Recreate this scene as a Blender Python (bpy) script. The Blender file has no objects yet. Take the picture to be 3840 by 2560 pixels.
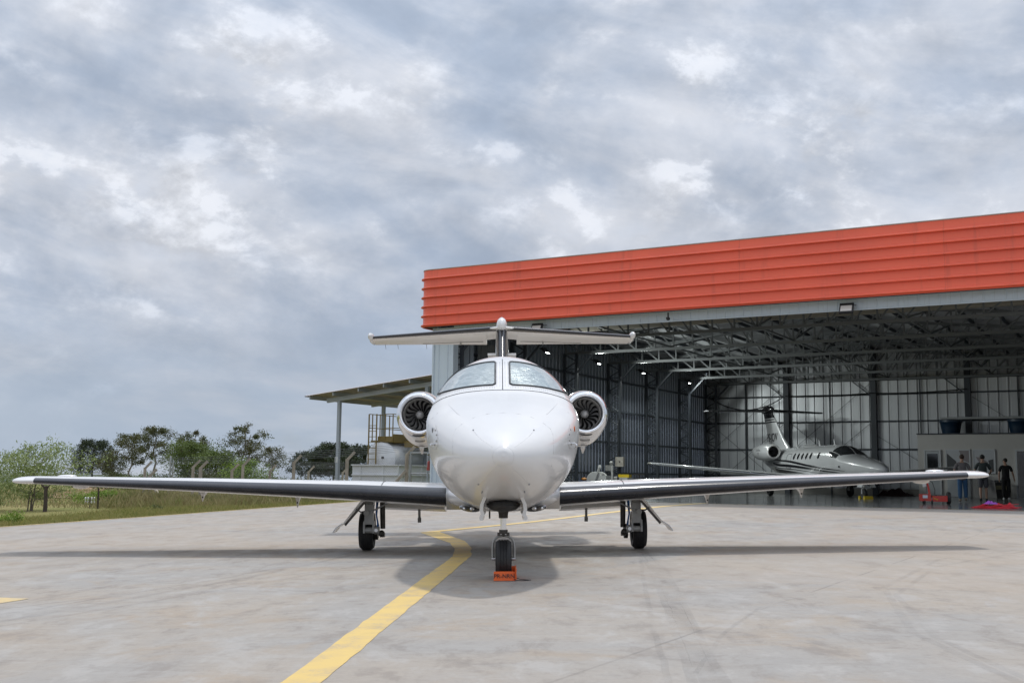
import bpy, math, random
from mathutils import Vector, Matrix, Quaternion, noise
R = math.radians
scene = bpy.context.scene
COL = scene.collection
# ---------------------------------------------------------------- camera
CAM_Z = 1.0
cam = bpy.data.cameras.new('camera'); cam_o = bpy.data.objects.new('camera', cam); COL.objects.link(cam_o)
cam.sensor_width = 36.0; cam.lens = 4180.0 / 3840.0 * 36.0
cam.clip_start = 0.1; cam.clip_end = 12000
PITCH, ROLL = math.atan(503 / 4180.0), R(.67)
fwd = Vector((0, math.cos(PITCH), math.sin(PITCH))); up0 = Vector((0, -math.sin(PITCH), math.cos(PITCH))); rt0 = Vector((1, 0, 0))
rt = rt0 * math.cos(ROLL) + up0 * math.sin(ROLL); upv = up0 * math.cos(ROLL) - rt0 * math.sin(ROLL)
mw = Matrix((rt, upv, -fwd)).transposed().to_4x4(); mw.translation = (0, 0, CAM_Z)
cam_o.matrix_world = mw
scene.camera = cam_o
# ---------------------------------------------------------------- sun, sky, exposure
SUN = Vector((.16, .30, 1.0)).normalized()
sl = bpy.data.lights.new('sun', 'SUN'); sl.energy = 1.8; sl.angle = R(3.2); sl.color = (1.0, .95, .88)
so = bpy.data.objects.new('sun', sl); COL.objects.link(so); so.rotation_euler = SUN.to_track_quat('Z', 'Y').to_euler(); so.location = (0, 0, 60)
vs = scene.view_settings; vs.view_transform = 'Standard'; vs.look = 'None'; vs.exposure = 0.0; vs.gamma = 1.0; vs.use_curve_mapping = False
scene.cycles.max_bounces = 8; scene.cycles.diffuse_bounces = 4; scene.cycles.glossy_bounces = 4; scene.cycles.transparent_max_bounces = 12
scene.cycles.caustics_reflective = False; scene.cycles.caustics_refractive = False
scene.cycles.use_denoising = True; scene.cycles.sample_clamp_indirect = 6.0

SKYX, SKYY, SKYZ = 9.3, 4.4, 2.2

class NT:
    """tiny node-tree helper"""
    def __init__(s, tree): s.t = tree; tree.nodes.clear()
    def n(s, typ, ins=None, **props):
        nd = s.t.nodes.new(typ)
        for k, v in props.items(): setattr(nd, k, v)
        for k, v in (ins or {}).items():
            sock = nd.inputs[k]
            if isinstance(v, bpy.types.NodeSocket): s.t.links.new(v, sock)
            else: sock.default_value = v
        return nd
    def math(s, op, a, b=0.0, c=None):
        ins = {0: a, 1: b}
        if c is not None: ins[2] = c
        return s.n('ShaderNodeMath', ins, operation=op).outputs[0]
    def vmath(s, op, a, b): return s.n('ShaderNodeVectorMath', {0: a, 1: b}, operation=op).outputs[0]
    def noise(s, vec, scale, detail=4.0, rough=.55, dist=0.0):
        return s.n('ShaderNodeTexNoise', {'Vector': vec, 'Scale': scale, 'Detail': detail, 'Roughness': rough, 'Distortion': dist}).outputs[0]
    def step(s, v, a, b, lo=0.0, hi=1.0):
        return s.n('ShaderNodeMapRange', {'Value': v, 'From Min': a, 'From Max': b, 'To Min': lo, 'To Max': hi}, interpolation_type='SMOOTHSTEP').outputs[0]
    def mix(s, f, a, b, bt='MIX'):
        nd = s.t.nodes.new('ShaderNodeMix'); nd.data_type = 'RGBA'; nd.blend_type = bt; nd.clamp_factor = True
        for i, v in ((0, f), (6, a), (7, b)):
            if isinstance(v, bpy.types.NodeSocket): s.t.links.new(v, nd.inputs[i])
            elif i == 0: nd.inputs[0].default_value = v
            else: nd.inputs[i].default_value = (v[0], v[1], v[2], 1)
        return nd.outputs[2]
    def mapping(s, vec, scale=(1, 1, 1), rot=(0, 0, 0), loc=(0, 0, 0)):
        return s.n('ShaderNodeMapping', {'Vector': vec, 'Scale': scale, 'Rotation': rot, 'Location': loc}).outputs[0]

world = bpy.data.worlds.new('World'); scene.world = world; world.use_nodes = True
w = NT(world.node_tree)
tc = w.n('ShaderNodeTexCoord').outputs['Generated']
sep = w.n('ShaderNodeSeparateXYZ', {0: tc})
zz = w.math('MAXIMUM', sep.outputs[2], 0.0)
sky = w.n('ShaderNodeTexSky', sky_type='NISHITA', sun_disc=False, sun_elevation=math.asin(SUN.z), sun_rotation=math.atan2(SUN.x, SUN.y), dust_density=2.0, altitude=700)
blue = w.mix(1.0, sky.outputs[0], (.075, .075, .075), 'MULTIPLY')
q0 = w.mapping(tc, (1.0, 1.0, 1.55), (0, R(-22), 0), (SKYX, SKYY, SKYZ))
q1 = w.vmath('ADD', q0, (0, 0, .034))
warp = w.noise(q0, 2.2, 3, .5)
def clouds(q):
    A = w.noise(q, 3.9, 7, .54, .25)
    B = w.noise(w.mapping(q, (1.0, 1.0, 2.4), (0, R(10), 0), (4.1, 2.3, 1.0)), 5.2, 8, .56, .4)
    P = w.noise(w.mapping(q, (1, 1, 1), (0, 0, 0), (7.3, 2.2, 5.1)), 11.0, 10, .60, .12)
    return A, B, P
A, B, P = clouds(q0); A1, B1, P1 = clouds(q1)
dens = w.math('ADD', w.math('ADD', w.math('MULTIPLY', A, .45), w.math('MULTIPLY', B, .33)), w.math('MULTIPLY', P, .22))
tone = w.step(dens, .385, .60)
cl = w.mix(tone, (.40, .475, .60), (.675, .71, .785))
pm = w.math('MULTIPLY', w.step(P, .47, .62), w.step(A, .43, .60))
cl = w.mix(w.math('MULTIPLY', pm, .36), cl, (.83, .84, .87))
# towers catch light on their upper side
relief = w.math('ADD', w.math('MULTIPLY', w.math('SUBTRACT', P, P1), w.math('MULTIPLY', pm, 2.6)), w.math('MULTIPLY', w.math('SUBTRACT', A, A1), 1.0))
relief = w.math('ADD', 1.0, w.math('MINIMUM', w.math('MAXIMUM', relief, -.13), .20))
cl = w.vmath('MULTIPLY', cl, w.n('ShaderNodeCombineXYZ', {0: relief, 1: relief, 2: relief}).outputs[0])
lowc = w.mix(w.step(w.noise(w.mapping(tc, (1, 1, 4.5), (0, 0, 0), (2, 5, 3)), 3.6, 6, .55, .3), .38, .64), (.41, .49, .60), (.575, .615, .685))
cl = w.mix(w.math('MULTIPLY', w.step(zz, .17, .03), .85), cl, lowc)
cov = w.step(w.noise(q0, 4.5, 5, .55, .3), .24, .34)
cl = w.mix(w.math('ADD', .80, w.math('MULTIPLY', cov, .20)), blue, cl)
# a cloud deck lit from above is brighter overhead than near the horizon
gain = w.math('ADD', .97, w.math('MULTIPLY', w.step(zz, .25, .95), .95))
bg = w.n('ShaderNodeBackground', {'Color': cl, 'Strength': gain})
w.n('ShaderNodeOutputWorld', {'Surface': bg.outputs[0]})

# ---------------------------------------------------------------- mesh helpers
Z = Vector((0, 0, 1))
class MB:
    def __init__(s): s.v = []; s.f = []; s.mi = []
    def add(s, vs, fs, mi=0):
        o = len(s.v); s.v += [tuple(v) for v in vs]; s.f += [tuple(i + o for i in f) for f in fs]; s.mi += [mi] * len(fs); return s
    def box(s, c, d, rot=None, mi=0):
        c = Vector(c); h = Vector(d) / 2
        vs = [Vector((x * h.x, y * h.y, z * h.z)) for x in (-1, 1) for y in (-1, 1) for z in (-1, 1)]
        if rot is not None: vs = [rot @ v for v in vs]
        return s.add([v + c for v in vs], [(0, 1, 3, 2), (4, 6, 7, 5), (0, 4, 5, 1), (2, 3, 7, 6), (0, 2, 6, 4), (1, 5, 7, 3)], mi)
    def bar(s, a, b, w_, h_, up=Z, mi=0):
        a = Vector(a); b = Vector(b); d = b - a; L = d.length; d.normalize()
        if abs(d.dot(up)) > .98: up = Vector((0, 1, 0)) if abs(d.z) > .9 else Z
        x = d.cross(up).normalized(); u = x.cross(d)
        return s.box((a + b) / 2, (w_, L, h_), Matrix((x, d, u)).transposed(), mi)
    def tube(s, a, b, r0, r1=None, n=10, mi=0, caps=True): return s.path([a, b], [r0, r0 if r1 is None else r1], n, mi, caps)
    def path(s, pts, r, n=8, mi=0, caps=True, flat=1.0, close=False):
        pts = [Vector(p) for p in pts]; m = len(pts)
        if not isinstance(r, (list, tuple)): r = [r] * m
        rings = []; px = None
        for i, p in enumerate(pts):
            if close: t = pts[(i + 1) % m] - pts[i - 1]
            else: t = pts[min(i + 1, m - 1)] - pts[max(i - 1, 0)]
            t.normalize()
            if px is None:
                q = Z if abs(t.z) < .95 else Vector((0, 1, 0)); px = t.cross(q).normalized()
            else:
                px = (px - t * px.dot(t)).normalized()
            py = t.cross(px)
            rings.append([p + (px * math.cos(2 * math.pi * k / n) + py * math.sin(2 * math.pi * k / n) * flat) * r[i] for k in range(n)])
        if close: rings.append(rings[0])
        return s.loft(rings, mi, caps and not close, caps and not close)
    def loft(s, rings, mi=0, cap0=False, cap1=False, closed=True):
        n = len(rings[0]); vs = [v for r_ in rings for v in r_]; fs = []
        for i in range(len(rings) - 1):
            for k in range(n if closed else n - 1):
                k2 = (k + 1) % n
                fs.append((i * n + k, i * n + k2, (i + 1) * n + k2, (i + 1) * n + k))
        if cap0: fs.append(tuple(range(n - 1, -1, -1)))
        if cap1: fs.append(tuple((len(rings) - 1) * n + k for k in range(n)))
        return s.add(vs, fs, mi)
    def lathe(s, prof, mat4=None, n=24, mi=0, caps=True):
        """profile [(radius, along)] turned about local y"""
        M4 = mat4 or Matrix()
        rings = [[M4 @ Vector((math.cos(2 * math.pi * k / n) * r_, a, math.sin(2 * math.pi * k / n) * r_)) for k in range(n)] for r_, a in prof]
        return s.loft(rings, mi, caps and prof[0][0] > 1e-5, caps and prof[-1][0] > 1e-5)
    def ell(s, c, d, n=12, m=8, mi=0, rot=None):
        c = Vector(c); rings = []
        for i in range(m + 1):
            a = math.pi * i / m - math.pi / 2
            rr = []
            for k in range(n):
                b = 2 * math.pi * k / n
                v = Vector((math.cos(a) * math.cos(b) * d[0], math.cos(a) * math.sin(b) * d[1], math.sin(a) * d[2]))
                if rot is not None: v = rot @ v
                rr.append(c + v)
            rings.append(rr)
        return s.loft(rings, mi)
    def grid(s, rows, mi=0): return s.loft(rows, mi, closed=False)
    def mesh(s, name, mats, smooth=35):
        me = bpy.data.meshes.new(name); me.from_pydata(s.v, [], s.f); me.validate()
        for m_ in (mats if isinstance(mats, (list, tuple)) else [mats]): me.materials.append(m_)
        if max(s.mi or [0]) > 0 and len(me.polygons) == len(s.mi): me.polygons.foreach_set('material_index', s.mi)
        if smooth is not None:
            me.polygons.foreach_set('use_smooth', [True] * len(me.polygons)); me.set_sharp_from_angle(angle=R(smooth))
        me.update(); return me
    def build(s, name, mats, parent=None, smooth=35, **props):
        o = bpy.data.objects.new(name, s.mesh(name, mats, smooth)); COL.objects.link(o)
        if parent is not None: o.parent = parent
        for k, v in props.items(): o[k] = v
        return o
def tag(o, label=None, cat=None, group=None, kind=None):
    for k, v in (('label', label), ('category', cat), ('group', group), ('kind', kind)):
        if v: o[k] = v
    return o
def root(name, label, cat, loc=(0, 0, 0), rz=0.0, group=None, mat4=None):
    o = bpy.data.objects.new(name, None); COL.objects.link(o); o.empty_display_size = .2
    if mat4 is not None: o.matrix_world = mat4
    else: o.location = loc; o.rotation_euler = (0, 0, rz)
    return tag(o, label, cat, group)
_unit = {}
def beam(name, a, b, w_, h_, mat, parent, up=Z):
    """a straight member: the shared unit box stretched from a to b"""
    if mat.name not in _unit: _unit[mat.name] = MB().box((0, 0, 0), (1, 1, 1)).mesh('member', mat, None)
    a = Vector(a); b = Vector(b); d = b - a; L = d.length; d.normalize()
    if abs(d.dot(up)) > .98: up = Vector((0, 1, 0)) if abs(d.z) > .9 else Z
    x = d.cross(up).normalized(); u = x.cross(d)
    o = bpy.data.objects.new(name, _unit[mat.name]); COL.objects.link(o); o.parent = parent
    o.matrix_local = Matrix.Translation((a + b) / 2) @ Matrix((x * w_, d * L, u * h_)).transposed().to_4x4()
    return o
def inst(name, mesh, parent, loc=(0, 0, 0), rot=(0, 0, 0), scl=(1, 1, 1)):
    o = bpy.data.objects.new(name, mesh); COL.objects.link(o); o.parent = parent
    o.location = loc; o.rotation_euler = rot; o.scale = scl
    return o
def text_mesh(body, size, depth=.002, shear=0.0, xs=1.0):
    cu = bpy.data.curves.new('lettering', 'FONT'); cu.body = body; cu.size = size; cu.extrude = depth; cu.shear = shear
    cu.align_x = 'CENTER'; cu.align_y = 'CENTER'
    ob = bpy.data.objects.new('lettering', cu); COL.objects.link(ob)
    dg = bpy.context.evaluated_depsgraph_get(); dg.update()
    me = bpy.data.meshes.new_from_object(ob.evaluated_get(dg)); bpy.data.objects.remove(ob); bpy.data.curves.remove(cu)
    me.name = 'lettering'
    return me

# ---------------------------------------------------------------- materials
def M(name, col, rough=.5, metal=0.0, var=0.0, vs_=3.0, bump=0.0, bs=60.0, coat=0.0, col2=None, stretch=(1, 1, 1), emit=None, es=0.0, spec=.5, rvar=0.0):
    m = bpy.data.materials.new(name); m.use_nodes = True; t = NT(m.node_tree)
    ins = {'Base Color': (*col, 1), 'Roughness': rough, 'Metallic': metal, 'Coat Weight': coat, 'Coat Roughness': .06, 'Specular IOR Level': spec}
    if emit: ins['Emission Color'] = (*emit, 1); ins['Emission Strength'] = es
    b = t.n('ShaderNodeBsdfPrincipled', ins)
    if var or bump or rvar:
        co = t.n('ShaderNodeTexCoord').outputs['Object']
        if stretch != (1, 1, 1): co = t.mapping(co, stretch)
    if var:
        f = t.noise(co, vs_, 6, .6)
        c2 = col2 or tuple(c * .6 for c in col)
        c = t.mix(t.math('MULTIPLY', t.step(f, .35, .68), var), col, c2)
        t.t.links.new(c, b.inputs['Base Color'])
    if rvar:
        rr = t.n('ShaderNodeMapRange', {'Value': t.noise(co, vs_ * 1.7, 5), 'From Min': .3, 'From Max': .7, 'To Min': max(0, rough - rvar), 'To Max': min(1, rough + rvar)}).outputs[0]
        t.t.links.new(rr, b.inputs['Roughness'])
    if bump:
        h = t.noise(co, bs, 4, .6)
        bn = t.n('ShaderNodeBump', {'Strength': bump, 'Distance': .01, 'Height': h})
        t.t.links.new(bn.outputs[0], b.inputs['Normal'])
    t.n('ShaderNodeOutputMaterial', {'Surface': b.outputs[0]})
    return m
WHITE = M('white aircraft paint', (.745, .74, .735), .27, 0, .25, 1.3, 0, 60, .42, (.68, .67, .655))
WHITE2 = M('white aircraft paint underside', (.80, .775, .74), .35, 0, .25, 2.2, 0, 60, .35, (.62, .59, .55))
BOOT = M('black rubber boot', (.012, .013, .018), .22, 0, .5, 6.0, .03, 30, .25, (.03, .03, .038))
RUB = M('tyre rubber', (.018, .018, .02), .62, 0, .6, 9.0, .2, 120, 0, (.04, .038, .036))
SEAL = M('dark sealant', (.02, .022, .026), .45)
CHROME = M('polished metal', (.82, .83, .85), .11, 1.0, .15, 4, 0, 60, 0, (.7, .7, .73), rvar=.05)
GEARG = M('grey landing gear paint', (.36, .36, .345), .42, 0, .5, 9, .05, 60, .2, (.24, .235, .22))
GEARD = M('dark oily metal', (.06, .055, .05), .45, .5, .6, 14, .2, 60, 0, (.11, .10, .09))
ALU = M('bare aluminium', (.62, .63, .65), .28, 1.0, .3, 8, 0, 60, 0, (.5, .5, .52))
BLUEH = M('blue hydraulic hose', (.02, .10, .30), .4)
ORANGE = M('orange painted chock', (.80, .125, .012), .5, 0, .35, 7, .1, 80, 0, (.65, .09, .01))
BLACK = M('black lettering', (.01, .01, .01), .5)
FANM = M('fan blade metal', (.50, .49, .48), .5, .3, .3, 20, 0, 60, 0, (.10, .10, .10))
DUCT = M('intake duct', (.6, .575, .54), .45, .15, .4, 6, 0, 60, 0, (.34, .325, .30))
GLASSD = M('dark lamp glass', (.025, .025, .028), .08, 0, 0, 1, 0, 1, 1.0)
BOLT = M('rivet grey', (.22, .23, .25), .5)

# ---------------------------------------------------------------- ground heights
PHI = R(30.0)
SX, SY = math.cos(PHI), -math.sin(PHI); NX, NY = math.sin(PHI), math.cos(PHI)      # along the hangar front, into the hangar
HX, HY, ZS = -2.9, 41.8, .18                                                       # hangar front left corner, slab height
LAX, LAY = -10.67, 23.65; LDX, LDY = .398, .917
def smooth(a, b, x):
    t = min(1.0, max(0.0, (x - a) / (b - a))); return t * t * (3 - 2 * t)
def G(x, y):
    """apron: drains to the left, rises to the hangar slab"""
    u = -((x - HX) * NX + (y - HY) * NY)
    pl = min(.2, max(-.2, .0175 * x))
    return ZS + (pl - ZS) * smooth(0, 15, u)
def edge_d(x, y): return (x - LAX) * -LDY + (y - LAY) * LDX
def T(x, y):
    d = edge_d(x, y); g = G(x, y) - .03
    if d <= 0: return g
    far = math.hypot(x, y)
    return g - 1.0 * (1 - math.exp(-d / 11.0)) - .006 * min(d, 230) - .045 * max(0.0, far - 290) + .05 * noise.noise(Vector((x * .12, y * .12, 0))) * min(1, d / 6)
def hl(s, t, z=0.0):
    """hangar coordinates to world"""
    return Vector((HX + SX * s + NX * t, HY + SY * s + NY * t, ZS + z))
EDGE = [(-17.0, -25.0), (-14.6, 5.0), (-12.0, 17.5), (-10.67, 23.65), (-10.29, 25.45), (-9.86, 27.6), (-9.26, 29.85), (-8.34, 31.7), (-7.22, 33.45), (-6.28, 34.8), (-5.24, 36.55), (-4.1, 38.9), (-3.05, 41.75)]
def edge_x(y):
    for (x0, y0), (x1, y1) in zip(EDGE, EDGE[1:]):
        if y <= y1: return x0 + (x1 - x0) * (y - y0) / (y1 - y0)
    return EDGE[-1][0]

# ---- apron concrete
mc = bpy.data.materials.new('weathered concrete'); mc.use_nodes = True; t = NT(mc.node_tree)
co = t.n('ShaderNodeTexCoord').outputs['Object']
n1 = t.noise(co, .35, 7, .62, .6); n2 = t.noise(t.mapping(co, (1, 1, 1), (0, 0, R(31)), (5, 9, 0)), .9, 8, .66, .5)
n3 = t.noise(t.mapping(co, (1.6, .75, 1), (0, 0, R(-27)), (2, 3, 0)), 1.7, 9, .68, .3); n4 = t.noise(t.mapping(co, (.55, 2.3, 1), (0, 0, R(-24)), (1, 7, 0)), 2.6, 11, .74, .25); n5 = t.noise(t.mapping(co, (1, 1, 1), (0, 0, 0), (11, 3, 0)), 5.5, 10, .72); nf = t.noise(co, 26, 4, .7); ng = t.noise(co, 130, 3, .7)
base = t.mix(t.step(n1, .36, .64), (.306, .297, .283), (.348, .310, .266))
base = t.mix(t.math('MULTIPLY', t.step(n2, .50, .66), .60), base, (.335, .268, .20))
base = t.mix(t.math('MULTIPLY', t.step(n3, .52, .66), .55), base, (.20, .178, .162))
base = t.mix(t.math('MULTIPLY', t.step(n3, .48, .36), .6), base, (.388, .376, .358))
base = t.mix(t.math('MULTIPLY', t.step(n4, .52, .66), .30), base, (.225, .200, .175)); base = t.mix(t.math('MULTIPLY', t.step(n4, .46, .36), .28), base, (.40, .392, .38)); base = t.mix(t.math('MULTIPLY', t.step(n5, .53, .66), .35), base, (.20, .18, .165))
base = t.mix(t.math('MULTIPLY', t.step(nf, .45, .75), .30), base, (.21, .20, .19))
base = t.mix(t.math('MULTIPLY', t.step(ng, .55, .8), .25), base, (.48, .47, .46))
# joints of the cast bays, 5.2 m apart and square to the hangar
hc = t.mapping(co, (1, 1, 1), (0, 0, PHI), (0, 0, 0)); sp_ = t.n('ShaderNodeSeparateXYZ', {0: hc})
jx = t.math('ABSOLUTE', t.math('SUBTRACT', t.math('FRACT', t.math('MULTIPLY', t.math('ADD', sp_.outputs[0], t.math('MULTIPLY', t.noise(co, 1.2, 3), .03)), 1 / 5.2)), .5))
jy = t.math('ABSOLUTE', t.math('SUBTRACT', t.math('FRACT', t.math('MULTIPLY', t.math('ADD', sp_.outputs[1], t.math('MULTIPLY', t.noise(co, 1.4, 3), .03)), 1 / 5.2)), .5))
jj = t.math('MINIMUM', jx, jy)
jl = t.math('MULTIPLY', t.step(jj, .0032, .0012), t.step(t.noise(co, .8, 3), .40, .60))
bay = t.n('ShaderNodeTexWhiteNoise', {'Vector': t.n('ShaderNodeVectorMath', {0: t.vmath('MULTIPLY', hc, (1 / 5.2, 1 / 5.2, 0))}, operation='FLOOR').outputs[0]}, noise_dimensions='2D').outputs[0]
base = t.mix(t.math('MULTIPLY', t.step(bay, 0, 1), .40), base, (.38, .315, .25))
base = t.mix(t.math('MULTIPLY', jl, .40), base, (.12, .11, .10))
bs_ = t.n('ShaderNodeBsdfPrincipled', {'Base Color': base, 'Roughness': t.step(n3, .3, .7, .62, .85), 'Specular IOR Level': .35})
hgt = t.math('ADD', t.math('MULTIPLY', nf, .5), t.math('MULTIPLY', ng, .5))
t.t.links.new(t.n('ShaderNodeBump', {'Strength': .25, 'Distance': .006, 'Height': hgt}).outputs[0], bs_.inputs['Normal'])
t.n('ShaderNodeOutputMaterial', {'Surface': bs_.outputs[0]})

ys = [-25 + i * 2.5 for i in range(10)] + [0 + i * .85 for i in range(49)]
ys = [y for y in ys if y < 41.7] + [41.75]
rows = []
for y in ys:
    xl = edge_x(y); xr = min(80.0, HX + (HY - y) / NX * NY - .02); xr = max(xr, xl + .02)
    rows.append([Vector((xl + (xr - xl) * (k / 60) ** 1.25, y, 0)) for k in range(61)])
for r_ in rows:
    for v in r_: v.z = G(v.x, v.y)
mb = MB(); mb.grid(rows)
# a real edge: the slab is 12 cm thick along the verge
mb.grid([[v.copy() for v in (r_[0] for r_ in rows)], [Vector((r_[0].x, r_[0].y, r_[0].z - .14)) for r_ in rows]])
apron = mb.build('apron', mc, None, 60); apron['kind'] = 'structure'

# ---- painted lines and tyre marks, sheets a few millimetres above the concrete
def paint_mat(name, c1, c2, wear):
    m = bpy.data.materials.new(name); m.use_nodes = True; t = NT(m.node_tree)
    co = t.n('ShaderNodeTexCoord').outputs['Object']
    a = t.noise(co, 3.0, 8, .66); b = t.noise(co, 40, 5, .7)
    c = t.mix(t.step(a, .40, .65), c1, c2)
    c = t.mix(t.math('MULTIPLY', t.step(t.math('ADD', t.math('MULTIPLY', a, .55), t.math('MULTIPLY', b, .45)), .52, .62), wear), c, (.34, .30, .25)); c = t.mix(t.math('MULTIPLY', t.step(t.noise(co, .9, 6, .65), .54, .72), .35), c, (.33, .265, .13))
    bs = t.n('ShaderNodeBsdfPrincipled', {'Base Color': c, 'Roughness': .6})
    t.t.links.new(t.n('ShaderNodeBump', {'Strength': .2, 'Distance': .004, 'Height': b}).outputs[0], bs.inputs['Normal'])
    t.n('ShaderNodeOutputMaterial', {'Surface': bs.outputs[0]}); return m
YEL = paint_mat('worn yellow paint', (.66, .47, .15), (.58, .42, .17), .5)
YEL2 = paint_mat('faded yellow paint', (.62, .46, .20), (.52, .42, .26), .6)
def strip(name, L_, R_, mat, dz, sub=10):
    rows = []
    for (a, b), (c, d) in zip(zip(L_, R_), zip(L_[1:], R_[1:])):
        n = max(2, int(math.hypot(c[0] - a[0], c[1] - a[1]) / .12))
        for i in range(n + (0 if (c, d) != (L_[-1], R_[-1]) else 1)):
            k = i / n
            p = (a[0] + (c[0] - a[0]) * k, a[1] + (c[1] - a[1]) * k); q = (b[0] + (d[0] - b[0]) * k, b[1] + (d[1] - b[1]) * k)
            rows.append([Vector((p[0] + (q[0] - p[0]) * j / 2, p[1] + (q[1] - p[1]) * j / 2, 0)) for j in range(3)])
    for r_ in rows:
        for v in r_:
            k_ = noise.noise(Vector((v.x * 3.1, v.y * 3.1, 4))) * .012 + noise.noise(Vector((v.x * 11, v.y * 11, 8))) * .006
            v.x += k_; v.z = G(v.x, v.y) + dz
    return MB().grid(rows).build(name, mat, apron, None)
strip('painted_line', [(-1.42, 3.0), (-1.11, 5.65), (-.715, 14.2), (-.75, 15.5), (-.90, 17.05), (-1.61, 20.25)], [(-1.22, 3.0), (-.91, 5.65), (-.485, 14.2), (-.535, 15.9), (-.69, 17.5), (-1.33, 20.75)], YEL, .0025)
strip('painted_line', [(-1.62, 20.27), (6.25, 36.9)], [(-1.40, 20.2), (6.5, 36.78)], YEL, .006)
strip('painted_line', [(-9.0, 10.2), (-4.32, 9.65), (-4.03, 9.55)], [(-9.0, 9.75), (-4.11, 9.2), (-4.02, 9.54)], YEL2, .003)
e_in = [(x + .16, y) for x, y in EDGE]
strip('painted_line', [(x + .02, y) for x, y in EDGE[:-1]], e_in[:-1], YEL2, .006)
a_, b_ = hl(.3, -.30), hl(30, -.30); c_, d_ = hl(.3, -.14), hl(30, -.14)
strip('painted_line', [(a_.x, a_.y), (b_.x, b_.y)], [(c_.x, c_.y), (d_.x, d_.y)], YEL2, .006)
mt = bpy.data.materials.new('rubber tyre mark'); mt.use_nodes = True; t = NT(mt.node_tree)
co = t.n('ShaderNodeTexCoord').outputs['Object']
al = t.math('MULTIPLY', t.step(t.noise(t.mapping(co, (3, .25, 1)), 1.3, 5, .6), .25, .75), .10)
t.n('ShaderNodeOutputMaterial', {'Surface': t.n('ShaderNodeMixShader', {0: al, 1: t.n('ShaderNodeBsdfTransparent').outputs[0], 2: t.n('ShaderNodeBsdfDiffuse', {'Color': (.10, .11, .13, 1)}).outputs[0]}).outputs[0]})
def track(pts, wd, dz=.004):
    L_, R_ = [], []
    for i, p in enumerate(pts):
        a = pts[max(0, i - 1)]; b = pts[min(len(pts) - 1, i + 1)]; dx, dy = b[0] - a[0], b[1] - a[1]; l = math.hypot(dx, dy)
        L_.append((p[0] - dy / l * wd / 2, p[1] + dx / l * wd / 2)); R_.append((p[0] + dy / l * wd / 2, p[1] - dx / l * wd / 2))
    return strip('tyre_mark', L_, R_, mt, dz)
track([(1.72, 15.0), (1.50, 12.0), (1.18, 8.45), (.98, 6.4), (.80, 4.6)], .055)
track([(1.80, 15.0), (1.66, 12.0), (1.30, 8.2), (1.12, 6.4), (.98, 4.6)], .05)
track([(1.76, 14.8), (1.58, 12.0), (1.24, 8.3), (1.05, 6.4), (.9, 4.6)], .10, .0025)
track([(1.62, 14.0), (1.30, 11.0), (.95, 7.5), (.75, 5.2)], .04, .0032)
track([(2.5, 5.2), (2.62, 7.0), (3.2, 9.4), (4.6, 12.2), (7.5, 15.5)], .05)
track([(2.42, 5.0), (2.55, 7.2), (3.3, 10.0), (5.0, 13.2), (9, 17)], .06)
track([(.95, 5.8), (1.35, 7.2), (1.9, 8.6), (2.6, 9.6)], .03)
track([(-1.9, 15.2), (-2.6, 11.5), (-3.4, 8.6), (-4.4, 5.6)], .10)
track([(-2.05, 15.2), (-2.8, 11.5), (-3.7, 8.6), (-4.8, 5.8)], .06)
track([(-1.2, 14.5), (-2.2, 11.2), (-3.3, 8.2), (-4.2, 5.9)], .05)

# ---- terrain outside the apron, to the horizon
mg = bpy.data.materials.new('grassland soil'); mg.use_nodes = True; t = NT(mg.node_tree)
co = t.n('ShaderNodeTexCoord').outputs['Object']
a = t.noise(co, .10, 7, .6, .4); b = t.noise(co, 1.6, 7, .7); c0 = t.noise(co, 14, 5, .7)
c = t.mix(t.step(a, .38, .62), (.19, .20, .065), (.30, .25, .115))
c = t.mix(t.math('MULTIPLY', t.step(b, .45, .7), .6), c, (.22, .185, .085)); c = t.mix(t.math('MULTIPLY', t.step(c0, .4, .7), .5), c, (.10, .12, .035))
bs = t.n('ShaderNodeBsdfPrincipled', {'Base Color': c, 'Roughness': .95, 'Specular IOR Level': .1})
t.t.links.new(t.n('ShaderNodeBump', {'Strength': .6, 'Distance': .08, 'Height': t.math('ADD', b, c0)}).outputs[0], bs.inputs['Normal'])
t.n('ShaderNodeOutputMaterial', {'Surface': bs.outputs[0]})
xs = [-1400, -1000, -700, -500, -380, -290, -220, -170, -135] + [-110 + i * 5 for i in range(15)] + [-37 + i * 1.25 for i in range(40)] + [16, 22, 30, 42, 60, 90, 140, 220, 340, 520, 800, 1400]
yy = [-200, -120, -70, -40, -20, -8, 0, 6, 12, 17] + [20 + i * 1.25 for i in range(50)] + [84, 90, 97, 105, 114, 124, 135, 148, 163, 180, 200, 225, 255, 290, 340, 420, 540, 720, 1000, 1500]
MB().grid([[Vector((x, y, T(x, y) - (.25 if edge_d(x, y) < -1.5 else 0))) for x in xs] for y in yy]).build('ground', mg, None, 80)['kind'] = 'structure'
mh = M('far hillside', (.075, .105, .075), .95, 0, .7, .012, 0, 1, 0, (.14, .14, .09))
rows = []
for j in range(9):
    q = j / 8
    rows.append([Vector((x, 1250 + 900 * q, -62 + 54 * math.sin(q * math.pi * .6) + 9 * noise.noise(Vector((x * .0016, q, 3))) + 3 * noise.noise(Vector((x * .007, q * 2, 7))))) for x in range(-2600, 2601, 65)])
MB().grid(rows).build('hills', mh, None, 80)['kind'] = 'structure'
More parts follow.
